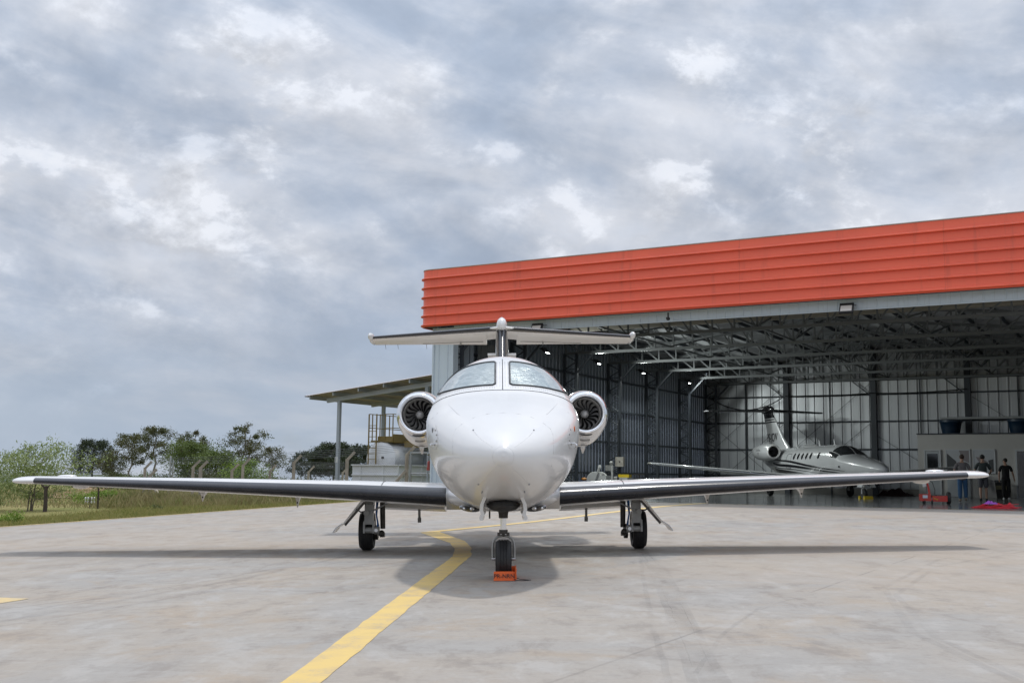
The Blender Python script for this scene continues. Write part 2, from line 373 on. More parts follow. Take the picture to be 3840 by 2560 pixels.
# dirt track crossing the far field
md = M('bare dirt', (.30, .19, .11), .95, 0, .6, 1.5, .3, 9, 0, (.22, .16, .085))
tr = [(-34.0, 84.0), (-39.5, 101.0), (-47.0, 125.0), (-52.0, 140.0), (-60.0, 165.0)]
rows = []
for i in range(len(tr) - 1):
    for k in range(8):
        q = k / 8; x = tr[i][0] + (tr[i + 1][0] - tr[i][0]) * q; y = tr[i][1] + (tr[i + 1][1] - tr[i][1]) * q
        rows.append([Vector((x + o, y, T(x + o, y) + .10)) for o in (-1.5, -.7, 0, .8, 1.6)])
MB().grid(rows).build('dirt_track', md, None, 80)['kind'] = 'structure'

# ---------------------------------------------------------------- hangar (local x along the front, y into the depth, z from the slab)
SKYB = M('pale blue grey sheet steel', (.60, .68, .74), .42, .15, .35, 1.2, 0, 60, .1, (.53, .60, .65))
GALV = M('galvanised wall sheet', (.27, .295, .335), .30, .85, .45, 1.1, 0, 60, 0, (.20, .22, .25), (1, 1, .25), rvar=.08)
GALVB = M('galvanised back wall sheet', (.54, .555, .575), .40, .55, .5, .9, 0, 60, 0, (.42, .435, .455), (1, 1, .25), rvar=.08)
STEEL = M('grey primer steel', (.135, .145, .15), .5, .1, .4, 3, 0, 60, 0, (.10, .107, .11))
STEELD = M('dark blue grey steel', (.045, .053, .065), .5, .1, .4, 3, 0, 60, 0, (.03, .035, .042))
ROOFM = M('zinc roof sheet underside', (.42, .43, .44), .5, .5, .4, 1.0, 0, 60, 0, (.22, .23, .24))
FLOOR = M('grey painted hangar floor', (.21, .215, .215), .18, 0, .5, .7, .02, 30, .3, (.12, .122, .12), rvar=.07)
CONC = M('plain concrete', (.36, .35, .33), .85, 0, .5, 2.5, .3, 40, 0, (.26, .25, .235))
def fascia_mat():
    m = bpy.data.materials.new('orange red sheet steel'); m.use_nodes = True; t = NT(m.node_tree)
    co = t.n('ShaderNodeTexCoord').outputs['Object']
    a = t.noise(t.mapping(co, (.25, 1, .6)), 1.5, 6, .6); b = t.noise(t.mapping(co, (5, 5, .35)), 2.2, 5, .6)
    c = t.mix(t.step(a, .35, .65), (.87, .135, .062), (.80, .122, .058))
    c = t.mix(t.math('MULTIPLY', t.step(b, .60, .78), .30), c, (.80, .20, .12))
    c = t.mix(t.math('MULTIPLY', t.step(t.noise(t.mapping(co, (2.2, 2.2, .22), (0, 0, 0), (3, 1, 2)), 1.4, 7, .65), .54, .74), .35), c, (.42, .085, .05))
    bs = t.n('ShaderNodeBsdfPrincipled', {'Base Color': c, 'Roughness': .42, 'Coat Weight': .12})
    hz = t.n('ShaderNodeSeparateXYZ', {0: co}).outputs[2]
    wv = t.math('PINGPONG', t.math('MULTIPLY', hz, 1.0), .022)
    t.t.links.new(t.n('ShaderNodeBump', {'Strength': .35, 'Distance': .012, 'Height': t.math('ADD', wv, t.math('MULTIPLY', t.noise(t.mapping(co, (.5, .5, 1.6)), 1.1, 2), .12))}).outputs[0], bs.inputs['Normal'])
    t.n('ShaderNodeOutputMaterial', {'Surface': bs.outputs[0]}); return m
RED = fascia_mat()
hangar = root('hangar', 'large steel hangar with orange red ribbed fascia and open front', 'hangar', (HX, HY, ZS), -PHI)
HW, HD, EAVE, RIDGE = 21.5, 29.2, 7.15, 8.22
o = MB().box((HW / 2 + .8, HD / 2 - .1, -.098), (HW + 3, HD + .5, .205)).build('hangar_floor', FLOOR, hangar, None)
def rib_sheet(name, width, height, nrib, rw, rd, mat, sm=20):
    """flat sheet with trapezoidal ribs standing proud towards -y"""
    prof = []; pitch = width / nrib
    for i in range(nrib):
        x0 = i * pitch
        prof += [(x0, 0), (x0 + pitch * .5 - rw, 0), (x0 + pitch * .5 - rw * .55, -rd), (x0 + pitch * .5 + rw * .55, -rd), (x0 + pitch * .5 + rw, 0)]
        if pitch > .3: prof += [(x0 + pitch * .78, 0), (x0 + pitch * .8, -.006), (x0 + pitch * .84, -.006), (x0 + pitch * .86, 0)]
    prof.append((width, 0))
    return MB().grid([[Vector((x, y, 0)) for x, y in prof], [Vector((x, y, height)) for x, y in prof]]).mesh(name, mat, sm)
# walls: sheets are pieces of their own
def roof_z(s): return EAVE + (RIDGE - EAVE) * (1 - abs(s - HW / 2) / (HW / 2))
bw = rib_sheet('wall_panel', 1.02, 1.0, 2, .052, .075, GALVB)
backw = root('back_wall', None, None); backw.parent = hangar
n = 0; s = .12
while s < HW - .2:
    inst('wall_panel', bw, backw, (s, HD, .35), (0, 0, 0), (1, 1, roof_z(s + .5) - .35)); s += 1.024
MB().box((HW / 2, HD - .02, .17), (HW, .22, .34)).build('plinth', CONC, backw, None)
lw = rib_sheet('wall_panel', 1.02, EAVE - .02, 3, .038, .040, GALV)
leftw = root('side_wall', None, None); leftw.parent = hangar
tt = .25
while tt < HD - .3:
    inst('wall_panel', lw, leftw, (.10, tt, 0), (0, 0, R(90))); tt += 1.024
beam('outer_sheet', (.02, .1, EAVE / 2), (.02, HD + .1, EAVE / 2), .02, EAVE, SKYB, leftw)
rw_ = root('end_wall', None, None); rw_.parent = hangar
beam('wall_sheet', (HW + .05, 6.0, EAVE / 2), (HW + .05, HD, EAVE / 2), .06, EAVE, GALVB, rw_)
beam('outer_sheet', (.05, HD + .12, RIDGE / 2), (HW, HD + .12, RIDGE / 2), .02, RIDGE - .1, SKYB, backw)
# front return of the wall, pale ribbed sheets beside the opening
fr = rib_sheet('wall_panel', .80, 6.3, 2, .03, .03, SKYB)
frontw = root('front_wall', None, None); frontw.parent = hangar
inst('wall_panel', fr, frontw, (.0, -.04, 0))
beam('corner_trim', (-.03, -.05, 0), (-.03, -.05, 6.3), .07, .07, SKYB, frontw)
beam('jamb', (.83, .12, 0), (.83, .12, 6.3), .05, .34, SKYB, frontw)
for k, (s0, t0) in enumerate(((.95, .55), (1.03, 2.3))):     # two parked sliding leaves just inside
    dl = rib_sheet('door_panel', 1.0, 5.9, 3, .035, .03, STEEL if k else GALV)
    inst('sliding_door', dl, frontw, (s0 - .55, t0, .05), (0, 0, R(66)))
hp = rib_sheet('header_panel', .60, .95, 1, .022, .022, SKYB)
s = .86
while s < HW + 1: inst('header_panel', hp, frontw, (s, -.05, 6.02)); s += .603
beam('header_flashing', (.8, -.055, 6.01), (HW + 1, -.055, 6.01), .05, .03, SKYB, frontw)
# fascia: six ribbed bands, each of several sheets, with a rounded corner
fas = root('fascia', None, None); fas.parent = hangar
F0, F1, NB = 6.33, 8.44, 6
bh = (F1 - F0) / NB
def fpath(a, b):
    if a < 0:
        q = [(-.38, .9), (-.38, .4), (-.38, -.15)] + [(.07 - .45 * math.cos(R(x)), -.15 - .45 * math.sin(R(x))) for x in range(10, 91, 10)] + [(b, -.60)]
        return q
    return [(a, -.60), ((a + b) / 2, -.60), (b, -.60)]
cuts = [-1, 5.9, 12.1, 18.3, HW + 1.5]
for bnd in range(NB):
    zb = F0 + bnd * bh
    prof = [(0, 0), (.078, .006), (.088, .028), (.068, .055), (.010, .078), (0, .10), (0, bh - .004)]
    for a, b in zip(cuts, cuts[1:]):
        p = fpath(a, b - .003); rows = []
        for off, dz in prof:
            rr = []
            for i, (x, y) in enumerate(p):
                x0, y0 = p[max(0, i - 1)]; x1, y1 = p[min(len(p) - 1, i + 1)]
                l = math.hypot(x1 - x0, y1 - y0); nx, ny = (y1 - y0) / l, -(x1 - x0) / l
                rr.append(Vector((x + nx * off, y + ny * off, zb + dz)))
            rows.append(rr)
        MB().grid(rows).build('fascia_panel', RED, fas, 25)
cop = M('fascia coping', (.42, .36, .32), .5, .3, .6, 2, 0, 60, 0, (.25, .22, .2))
p = fpath(-1, HW + 1.5)
MB().path([(x, y, F1 + .01) for x, y in p], .022, 6).build('coping', cop, fas)
MB().path([(x, y, F0 - .015) for x, y in p], .022, 6).build('bottom_trim', RED, fas)
MB().grid([[(x, y, F0 + .02) for x, y in p], [(max(x, .05), -.04 if y < -.2 else y, F0 + .02) for x, y in p]]).build('soffit', STEELD, fas, None)
MB().grid([[(x + .02, y + .03, z) for x, y in p] for z in (F0 + .03, F1)]).build('backing', STEELD, fas, None)
# roof: sheets on purlins on trusses
roofp = root('roof', None, None); roofp.parent = hangar
half = math.hypot(HW / 2, RIDGE - EAVE); ang = math.atan2(RIDGE - EAVE, HW / 2)
rp = rib_sheet('roof_panel', 1.02, half + .02, 4, .03, .03, ROOFM)
tt = .02
while tt < HD - .1:
    inst('roof_panel', rp, roofp, (.0, tt, EAVE)).rotation_euler = Matrix((Vector((0, 1, 0)), Vector((-math.sin(ang), 0, math.cos(ang))), Vector((math.cos(ang), 0, math.sin(ang))))).transposed().to_euler()
    inst('roof_panel', rp, roofp, (HW, tt + 1.02, EAVE)).rotation_euler = Matrix((Vector((0, -1, 0)), Vector((math.sin(ang), 0, math.cos(ang))), Vector((-math.cos(ang), 0, math.sin(ang))))).transposed().to_euler()
    tt += 1.024
k = .6
while k < HW:
    zr = roof_z(k) - .13
    beam('purlin', (k, .05, zr), (k, HD, zr), .06, .16, STEELD, roofp); k += 1.36
TT = [5.4, 10.2, 14.9, 19.6, 24.3, 28.6]
BC = 6.36
for ti in TT:
    tr_ = root('truss', None, None); tr_.parent = hangar; tr_.location = (0, ti, 0)
    beam('bottom_chord', (.3, 0, BC), (HW - .2, 0, BC), .10, .12, STEEL, tr_)
    for s0, s1 in ((.3, HW / 2), (HW - .3, HW / 2)): beam('top_chord', (s0, 0, roof_z(s0) - .30), (s1, 0, roof_z(s1) - .30), .10, .12, STEEL, tr_)
    npan = 24; st = (HW - .6) / npan
    for i in range(npan + 1):
        s = .3 + i * st; beam('vertical', (s, 0, BC), (s, 0, roof_z(s) - .3), .06, .06, STEEL, tr_)
        if i < npan:
            s2 = s + st
            a, b = ((s, roof_z(s) - .3), (s2, BC)) if i < npan / 2 else ((s, BC), (s2, roof_z(s2) - .3))
            beam('diagonal', (a[0], 0, a[1]), (b[0], 0, b[1]), .055, .055, STEEL, tr_)
for s0 in (5.4, 10.75, 16.1):     # longitudinal bracing girders between the trusses
    lg = root('bracing_girder', None, None); lg.parent = hangar
    beam('bottom_chord', (s0, 0.1, BC + .08), (s0, HD, BC + .08), .07, .07, STEEL, lg)
    for a, b in zip([.3] + TT, TT): beam('brace', (s0, a, BC + .1), (s0, b, roof_z(s0) - .35), .06, .06, STEEL, lg)
beam('tie_beam', (.6, 7.2, 7.0), (HW - .4, 7.2, 7.0), .14, .2, M('pale timber grey beam', (.33, .31, .26), .7, 0, .5, 2), hangar)
# lattice columns against the left wall, girts, back wall columns
for ti in [.55] + TT:
    lc = root('lattice_column', None, None); lc.parent = hangar; lc.location = (0, ti, 0)
    beam('chord', (.24, 0, 0), (.24, 0, BC), .12, .10, STEELD, lc); beam('chord', (.86, 0, 0), (.86, 0, BC), .12, .10, STEELD, lc)
    for i in range(9):
        z0 = .2 + i * .68
        beam('lace', (.24, 0, z0), (.86, 0, z0 + .34), .045, .045, STEELD, lc); beam('lace', (.86, 0, z0 + .34), (.24, 0, z0 + .68), .045, .045, STEELD, lc)
        beam('batten', (.24, 0, z0), (.86, 0, z0), .04, .04, STEELD, lc)
    beam('knee_brace', (.86, 0, BC - .9), (1.75, 0, BC), .08, .08, STEELD, lc)
for z_ in (1.0, 2.5, 4.05, 5.55):
    beam('girt', (.19, .3, z_), (.19, HD, z_), .09, .09, STEELD, hangar); beam('girt', (.2, HD - .10, z_), (HW, HD - .10, z_), .07, .09, STEELD, hangar)
beam('eave_beam', (.2, HD - .12, BC + .02), (HW, HD - .12, BC + .02), .12, .14, STEELD, hangar)
for s in (5.0, 9.9, 14.8, 19.7):
    beam('wall_column', (s, HD - .28, 0), (s, HD - .28, roof_z(s) - .2), .30, .24, STEELD, hangar)
    beam('knee_brace', (s - 1.2, HD - .3, BC), (s, HD - .3, BC - 1.0), .06, .06, STEELD, hangar)
    beam('wall_rail', (s - 2.45, HD - .14, 0), (s - 2.45, HD - .14, BC), .06, .08, STEELD, hangar)
for s0, s1 in ((.4, 4.85), (5.2, 9.75)):
    for za, zb in ((.3, 4.0), (4.0, .3), (2.4, 6.2)): beam('tie_rod', (s0, HD - .17, za), (s1, HD - .17, zb), .018, .018, STEELD, hangar)
for s0, s1, za, zb in ((10.1, 14.6, 3.2, .3), (15.0, 19.5, 5.3, 2.2)): beam('tie_rod', (s0, HD - .17, za), (s1, HD - .17, zb), .02, .02, STEELD, hangar)
CAB = M('black cable', (.012, .012, .013), .6)
def sag(a, b, d, n=14): return [Vector(a).lerp(Vector(b), i / n) - Vector((0, 0, d * 4 * (i / n) * (1 - i / n))) for i in range(n + 1)]
MB().path(sag((.4, HD - .5, 5.6), (4.9, HD - .5, 5.5), .75), .03, 5).build('cable', CAB, hangar)
MB().path(sag((5.0, HD - .45, 5.55), (9.9, HD - .45, 5.6), .05) + sag((9.9, HD - .45, 5.6), (14.8, HD - .45, 5.7), .08)[1:], .03, 5).build('cable', CAB, hangar)
# lit floodlights on the left wall
LAMP = M('lit lamp panel', (1, 1, 1), .4, emit=(.93, 1.0, .97), es=26.0)
LBODY = M('black lamp housing', (.02, .02, .022), .5)
for i, ti in enumerate((6.5, 11.6, 16.8, 23.2)):
    ti += .3
    fl = root('floodlight', ('lit white floodlight nearest the hangar opening on the side wall', 'second lit floodlight from the opening along the side wall', 'third lit floodlight from the opening along the side wall', 'lit floodlight deepest inside the hangar by the rear truss')[i], 'floodlight', hl(.95, ti, 6.12), -PHI, 'lit floodlights along the hangar side wall')
    rot = Matrix.Rotation(R(-40), 3, 'Y')
    MB().box((.12, 0, .0), (.09, .36, .27), rot).box((.05, 0, .03), (.06, .28, .2), rot).build('housing', LBODY, fl, None)
    MB().box((.155, 0, -.032), (.02, .30, .21), rot).build('lamp_panel', LAMP, fl, None)
    MB().path([(-.12, -.19, .10), (.0, -.2, .04), (.12, -.2, 0)], .014, 5).path([(-.12, .19, .10), (0, .2, .04), (.12, .2, 0)], .014, 5).bar((-.13, -.2, .1), (-.13, .2, .1), .03, .03).build('bracket', LBODY, fl)
    la = bpy.data.lights.new('flood', 'AREA'); la.energy = 300 if i < 3 else 90; la.size = .4; la.color = (.93, 1, .97); lo = bpy.data.objects.new('lamp_light', la); COL.objects.link(lo)
    lo.parent = fl; lo.location = (.25, 0, -.1); lo.rotation_euler = Vector((-.75, 0, .65)).to_track_quat('Z', 'Y').to_euler()
# unlit floodlights under the fascia
LENS = M('clear lamp lens', (.62, .60, .55), .2, coat=.6)
for i, (s, lab) in enumerate(((4.6, 'unlit black floodlight under the fascia near the hangar left end'), (15.4, 'unlit black floodlight under the fascia at the right of the opening'))):
    fl = root('floodlight', lab, 'floodlight', hl(s, -.42, 5.98), -PHI, 'unlit floodlights under the fascia')
    rot = Matrix.Rotation(R(-28), 3, 'X')
    MB().box((0, 0, .04), (.42, .09, .34), rot).build('housing', LBODY, fl, None)
    MB().box((0, -.055, .035), (.34, .02, .2), rot).build('lens', LENS, fl, None)
    MB().bar((-.2, .1, .14), (-.2, .55, .2), .03, .02).bar((.2, .1, .14), (.2, .55, .2), .03, .02).bar((-.22, .55, .2), (.22, .55, .2), .03, .05).build('bracket', LBODY, fl, None)
cm = root('security_camera', 'small dark security camera hanging below the middle of the fascia', 'camera', hl(9.6, -.5, 6.0), -PHI)
MB().tube((0, 0, .24), (0, 0, .08), .03, .03, 8).build('mount', LBODY, cm); MB().ell((0, 0, .04), (.07, .07, .06)).box((0, -.07, .05), (.05, .12, .05)).build('camera_head', LBODY, cm)

# ---------------------------------------------------------------- lean-to roof beside the hangar, fuel tank below it
ZINC = M('weathered zinc sheet', (.40, .40, .39), .5, .4, .6, 1.6, 0, 60, 0, (.30, .29, .275))
PURL = M('galvanised purlin', (.42, .44, .46), .45, .4, .4, 3, 0, 60, 0, (.32, .33, .34))
POSTG = M('grey painted steel post', (.40, .44, .48), .45, .1, .4, 2, 0, 60, .1, (.33, .36, .39))
UND = M('brown fibre sheet underside', (.50, .455, .46), .8, 0, .5, 1.2, .1, 20, 0, (.34, .305, .305))
cp = root('canopy_roof', 'lean-to sheet metal canopy on grey posts against the hangar side', 'canopy', (HX, HY, ZS), -PHI)
def cz(s): return 4.90 + (s + 15.57) * .105
sl_ = math.hypot(15.45, 15.45 * .105); aa = math.atan(.105)
prof = [(i * .09, .022 * (1 if i % 2 else -1)) for i in range(13)]
rs = MB().grid([[Vector((0, x, z)) for x, z in prof], [Vector((sl_, x, z)) for x, z in prof]]).mesh('roof_sheet', UND, 20)
for i in range(9): inst('roof_sheet', rs, cp, (-15.57, 10.9 + i * 1.06, cz(-15.57)), (0, -aa, 0))
for s in (-15.3, -13.75, -12.1, -10.5, -8.9, -7.2, -5.4, -3.3, -1.0): beam('purlin', (s, 10.96, cz(s) - .13), (s, 20.3, cz(s) - .13), .06, .19, PURL, cp)
for t0 in (11.7, 15.6, 19.6):
    beam('rafter', (-14.7, t0, cz(-14.7) - .33), (-.15, t0, cz(-.15) - .33), .14, .22, PURL, cp)
    for s in (-13.88, -8.3): beam('post', (s, t0, -1.0), (s, t0, cz(s) - .43), .17, .17, POSTG, cp)
beam('edge_angle', (-15.6, 10.92, cz(-15.57) - .03), (-15.6, 20.4, cz(-15.57) - .03), .04, .06, PURL, cp)
MB().box((-13.972, 11.61, 1.55), (.01, .10, .3)).box((-13.88, 11.61, 1.55), (.10, .01, .3)).build('notice', M('white card', (.7, .7, .68), .7), cp, None)
TANKW = M('white painted tank', (.72, .73, .74), .4, 0, .4, 1.4, 0, 60, .3, (.62, .62, .61))
OLIVE = M('olive yellow steel paint', (.215, .15, .04), .5, 0, .4, 4, 0, 60, .1, (.15, .11, .035))
tk = root('fuel_tank', 'white horizontal fuel tank with olive ladder and platform under the canopy', 'tank', hl(.19, -1.8), -PHI)
mt4 = Matrix.Translation((-9.45, 11.0, 1.55))
MB().lathe([(0, -.16), (.30, -.14), (.60, -.09), (.80, -.03), (.87, .05), (.87, 5.0), (.80, 5.1), (0, 5.25)], mt4, 40).build('vessel', TANKW, tk)
for y in (11.9, 14.6): MB().box((-9.45, y, .4), (1.2, .25, .9)).build('saddle', CONC, tk, None)
lad = MB()
for x in (-9.98, -9.52): lad.bar((x, 10.72, .9), (x, 10.72, 3.72), .05, .05)
for k in range(9): lad.bar((-9.98, 10.72, 1.0 + k * .27), (-9.52, 10.72, 1.0 + k * .27), .03, .03)
lad.build('ladder', OLIVE, tk, None)
rail = MB()
for x, y in ((-9.98, 11.0), (-9.52, 11.0), (-9.2, 11.0), (-8.75, 11.0), (-9.98, 12.4), (-8.75, 12.4), (-9.98, 13.8), (-8.75, 13.8)): rail.bar((x, y, 2.35), (x, y, 3.72), .04, .04)
for z_ in (3.05, 3.72):
    rail.bar((-9.98, 10.75, z_), (-9.98, 13.8, z_), .035, .035).bar((-8.75, 11.0, z_), (-8.75, 13.8, z_), .035, .035).bar((-9.98, 13.8, z_), (-8.75, 13.8, z_), .035, .035).bar((-9.2, 11, z_), (-8.75, 11, z_), .035, .035)
rail.build('railing', OLIVE, tk, None)
MB().box((-9.4, 12.4, 2.42), (1.25, 2.9, .06)).box((-8.78, 12.6, 2.55), (.05, 3.0, .42)).box((-9.2, 11.02, 2.5), (.9, .04, .3)).box((-8.1, 13.0, 2.28), (.9, 2.6, .3)).build('platform', OLIVE, tk, None)
MB().box((-9.2, 10.83, 1.62), (.12, .03, .1)).build('placard', GEARD, tk, None)
bund = root('containment_wall', 'white ribbed steel containment wall around the fuel tank', 'wall', hl(.4, -1.8), -PHI)
for nm, a, b in (('wall_side', (-10.7, 10.2), (-8.0, 10.2)), ('wall_side', (-8.0, 10.2), (-8.0, 17.0)), ('wall_side', (-10.7, 10.2), (-10.7, 17.0))):
    m_ = MB().bar((a[0], a[1], .18), (b[0], b[1], .18), .05, 2.2)
    dx, dy = b[0] - a[0], b[1] - a[1]; l = math.hypot(dx, dy); nx, ny = dy / l, -dx / l
    if a[0] < -10 and b[0] < -10: nx, ny = -nx, -ny
    for z_, th in ((1.25, .12), (.78, .09), (.38, .09), (0.0, .09), (-.4, .09)): m_.bar((a[0] + nx * .06, a[1] + ny * .06, z_), (b[0] + nx * .06, b[1] + ny * .06, z_), th, .05)
    k = .5
    while k < l: m_.bar((a[0] + dx / l * k + nx * .045, a[1] + dy / l * k + ny * .045, -.9), (a[0] + dx / l * k + nx * .045, a[1] + dy / l * k + ny * .045, 1.2), .07, .05); k += 1.35
    m_.build(nm, TANKW, bund, None)
vb = MB(); vb.path([(-9.9, 10.0, -.6), (-9.9, 10.0, .18), (-9.9, 10.1, .3)], .03, 8).ell((-9.75, 9.98, .26), (.09, .05, .07)).ell((-9.55, 9.98, .22), (.08, .05, .08)).bar((-9.95, 9.98, .24), (-9.4, 9.98, .24), .04, .04).build('valve', ALU, bund)

# ---------------------------------------------------------------- fence
CPOST = M('lichen stained concrete post', (.46, .40, .325), .9, 0, .8, 5, .5, 40, 0, (.28, .235, .18), (1, 1, .4))
WIRE = M('galvanised wire', (.17, .175, .18), .5, .6)
NF = [(-19.23, 59.0), (-16.09, 57.0), (-13.12, 55.0), (-10.12, 52.4), (-7.32, 50.1), (-4.45, 48.0)]
FF = [(-15.15, 61.0), (-14.12, 66.0), (-12.79, 71.0), (-11.34, 76.0)]
def cpost(mb, x, y, h, dx, dy, tilt=0.0, w_=.14):
    z0 = T(x, y) - .35; top = Vector((x + tilt, y, z0 + h + .05))
    mb.bar((x, y, z0), top, w_, w_, Vector((dx, dy, 0)))
    mb.bar(top - Vector((0, 0, .05)), top + Vector((dx * .38, dy * .38, .32)), w_ * .75, w_ * .8, Z)
fe = root('chain_link_fence', 'chain-link fence on bent concrete posts running behind the apron verge', 'fence')
FX, FY_ = -NX, -NY
for i, (x, y) in enumerate(NF):
    m_ = MB(); cpost(m_, x, y, 2.35, .85, .2, (.02, -.03, .01, 0, .02, .01)[i]); m_.build('post', CPOST, fe, None)
m_ = MB(); cpost(m_, -15.72, 57.1, 2.3, .85, .2, -.05, .17); m_.build('post', CPOST, fe, None)
m_ = MB(); cpost(m_, -18.95, 59.1, 1.95, .85, .2, -.02, .17); m_.build('post', CPOST, fe, None)
m_ = MB().bar((-19.0, 58.9, T(-19, 58.9) + 1.35), (-17.0, 56.9, T(-17, 56.9) - .2), .13, .13); m_.build('brace', CPOST, fe, None)
m_ = MB().bar((-4.5, 47.9, T(-4.5, 47.9) + 1.3), (-5.9, 47.6, T(-5.9, 47.6) - .3), .11, .11); m_.build('brace', CPOST, fe, None)
fb = root('chain_link_fence', 'farther chain-link fence line leading away towards the dark trees', 'fence')
for i, (x, y) in enumerate(FF):
    m_ = MB(); cpost(m_, x, y, 2.25, .9, .1, .02 * (-1) ** i); m_.build('post', CPOST, fb, None)
    if i: MB().bar((x - .3, y + .3, T(x, y) + 1.35), (x - 1.3, y + .9, T(x, y) - .2), .11, .11).build('brace', CPOST, fb, None)
def chain(line, parent, h=1.95, pitch=.13):
    for (x0, y0), (x1, y1) in zip(line, line[1:]):
        L = math.hypot(x1 - x0, y1 - y0); m_ = MB(); z0, z1 = T(x0, y0), T(x1, y1)
        def P(u, v): return Vector((x0 + (x1 - x0) * u / L, y0 + (y1 - y0) * u / L, z0 + (z1 - z0) * u / L + v))
        k = -h
        while k < L:
            for sgn in (1, -1):
                a, b = (k, 0.0), (k + h, h)
                if a[0] < 0: a = (0.0, -k)
                if b[0] > L: b = (L, L - k)
                if b[0] - a[0] < .05: continue
                pa, pb = (P(a[0], a[1]), P(b[0], b[1])) if sgn > 0 else (P(a[0], h - a[1]), P(b[0], h - b[1]))
                d = Vector((y0 - y1, x1 - x0, 0)).normalized() * .0022; u = Vector((0, 0, .0026))
                m_.add([pa + u, pa - u + d, pa - u - d, pb + u, pb - u + d, pb - u - d], [(0, 1, 4, 3), (1, 2, 5, 4), (2, 0, 3, 5)])
            k += pitch
        m_.build('wire_mesh', WIRE, parent, None)['kind'] = 'stuff'
        for j in range(5):
            off = Vector((.85, .2, 0)) * (.10 * j); v = h + .12 + .085 * j + .12
            MB().path([P(0, v) + off, P(L / 2, v - .015) + off, P(L, v) + off], .006, 4).build('barbed_wire', WIRE, parent, None)
chain(NF, fe); chain(FF, fb)
# tall galvanised pole pair by the fence
gp = root('metal_pole', 'pair of thin galvanised poles standing by the fence', 'pole', (-18.5, 60.9, T(-18.5, 60.9)))
MB().tube((0, 0, -.1), (.04, 0, 2.72), .055, .055, 10).build('pole', ALU, gp); MB().tube((.14, .05, -.1), (.17, .05, 2.5), .04, .04, 10).build('pole', ALU, gp)
MB().box((.04, 0, .06), (.22, .2, .12)).build('base_block', CONC, gp, None)
# gate frame and switch box by the fence end
gt = root('pipe_gate', 'grey pipe gate frame with a concrete brace beside the tank', 'gate', (-4.35, 47.9, T(-4.35, 47.9)), -PHI)
g_ = MB()
for x in (.1, 2.15): g_.tube((x, 0, -.1), (x, 0, 2.15), .045, .045, 10)
for z_ in (2.08, 1.2, .45): g_.tube((.1, 0, z_), (2.15, 0, z_), .032, .032, 8)
g_.build('frame', M('dull pipe', (.33, .34, .34), .5, .3), gt)
sb = root('switch_box', 'weathered switch box with small pitched lid on a pipe stand', 'electrical box', (-3.45, 46.7, T(-3.45, 46.7)), -PHI)
BOXG = M('weathered box paint', (.45, .43, .39), .6, 0, .8, 8, .1, 60, 0, (.28, .25, .21))
MB().box((.55, 0, 1.62), (.62, .3, .44)).build('cabinet', BOXG, sb, None)
MB().grid([[(.12, -.25, 1.88), (.45, -.25, 2.02), (.98, -.25, 1.9)], [(.12, .25, 1.88), (.45, .25, 2.02), (.98, .25, 1.9)]]).grid([[(.12, -.25, 1.86), (.45, -.25, 2.0), (.98, -.25, 1.88)], [(.12, .25, 1.86), (.45, .25, 2.0), (.98, .25, 1.88)]]).build('lid', BOXG, sb, None)
MB().tube((0, 0, -.2), (0, 0, 2.0), .04, .04, 8).tube((.75, .1, -.2), (.75, .1, 1.5), .05, .05, 8).build('stand', POSTG, sb)
MB().lathe([(0, 1.25), (.09, 1.25), (.09, 1.36), (.07, 1.38), (.07, 1.6), (0, 1.66)], Matrix(((1, 0, 0, .14), (0, 0, -1, -.12), (0, 1, 0, 0), (0, 0, 0, 1))), 12).build('beacon', M('red plastic', (.35, .06, .05), .5), sb)
MB().path([(.6, -.1, 1.42), (.62, -.15, 1.1), (.5, -.15, .9), (.4, -.1, .6)], .018, 6).build('cable', CAB, sb)

# ---------------------------------------------------------------- office room at the back of the hangar
OFF = M('grey rendered office wall', (.60, .585, .565), .85, 0, .35, 1.4, .1, 30, 0, (.54, .525, .50))
WFR = M('white aluminium frame', (.62, .64, .66), .4)
off = root('office_block', 'flat roofed grey office room built against the hangar back wall', 'building', hl(12.6, 26.5), -PHI)
OL, OH = 9.2, 3.2
MB().box((OL / 2, 1.3, OH / 2), (OL, 2.58, OH)).build('wall', OFF, off, None)
MB().box((OL / 2, 1.28, OH + .03), (OL + .08, 2.66, .06)).build('roof', STEELD, off, None)
DG = M('dark window glass', (.02, .022, .025), .1, coat=.5)
POST1 = M('poster pale', (.55, .57, .60), .5, 0, .0); POST2 = M('poster dark grey', (.09, .095, .10), .5); POST3 = M('poster mauve grey', (.30, .27, .28), .5); DOORW = M('door panel blue white', (.50, .53, .56), .5)
def door(x, wd, glass, lab=None):
    d = MB().box((x, -.03, 1.16), (wd, .06, 2.32)).build('door', DOORW, off, None)
    if glass: MB().box((x, -.068, 1.68), (wd - .16, .012, 1.05)).build('pane', DG, d, None)
    MB().box((x + wd / 2 - .1, -.09, 1.05), (.03, .06, .12)).build('handle', ALU, d, None)
    MB().box((x - wd / 2 - .04, -.035, 1.18), (.07, .09, 2.36)).box((x + wd / 2 + .04, -.035, 1.18), (.07, .09, 2.36)).box((x, -.035, 2.38), (wd + .15, .09, .07)).build('frame', WFR, d, None)
    return d
door(.72, .68, True)
MB().box((1.96, -.03, .65), (1.1, .06, 1.25)).build('lower_panel', DOORW, off, None)
d = MB().box((5.3, -.03, 1.16), (1.1, .05, 2.3)).build('doorway', DG, off, None)
MB().box((4.7, -.04, 1.18), (.08, .09, 2.36)).box((5.9, -.04, 1.18), (.08, .09, 2.36)).box((5.3, -.04, 2.38), (1.3, .09, .08)).build('frame', WFR, d, None)
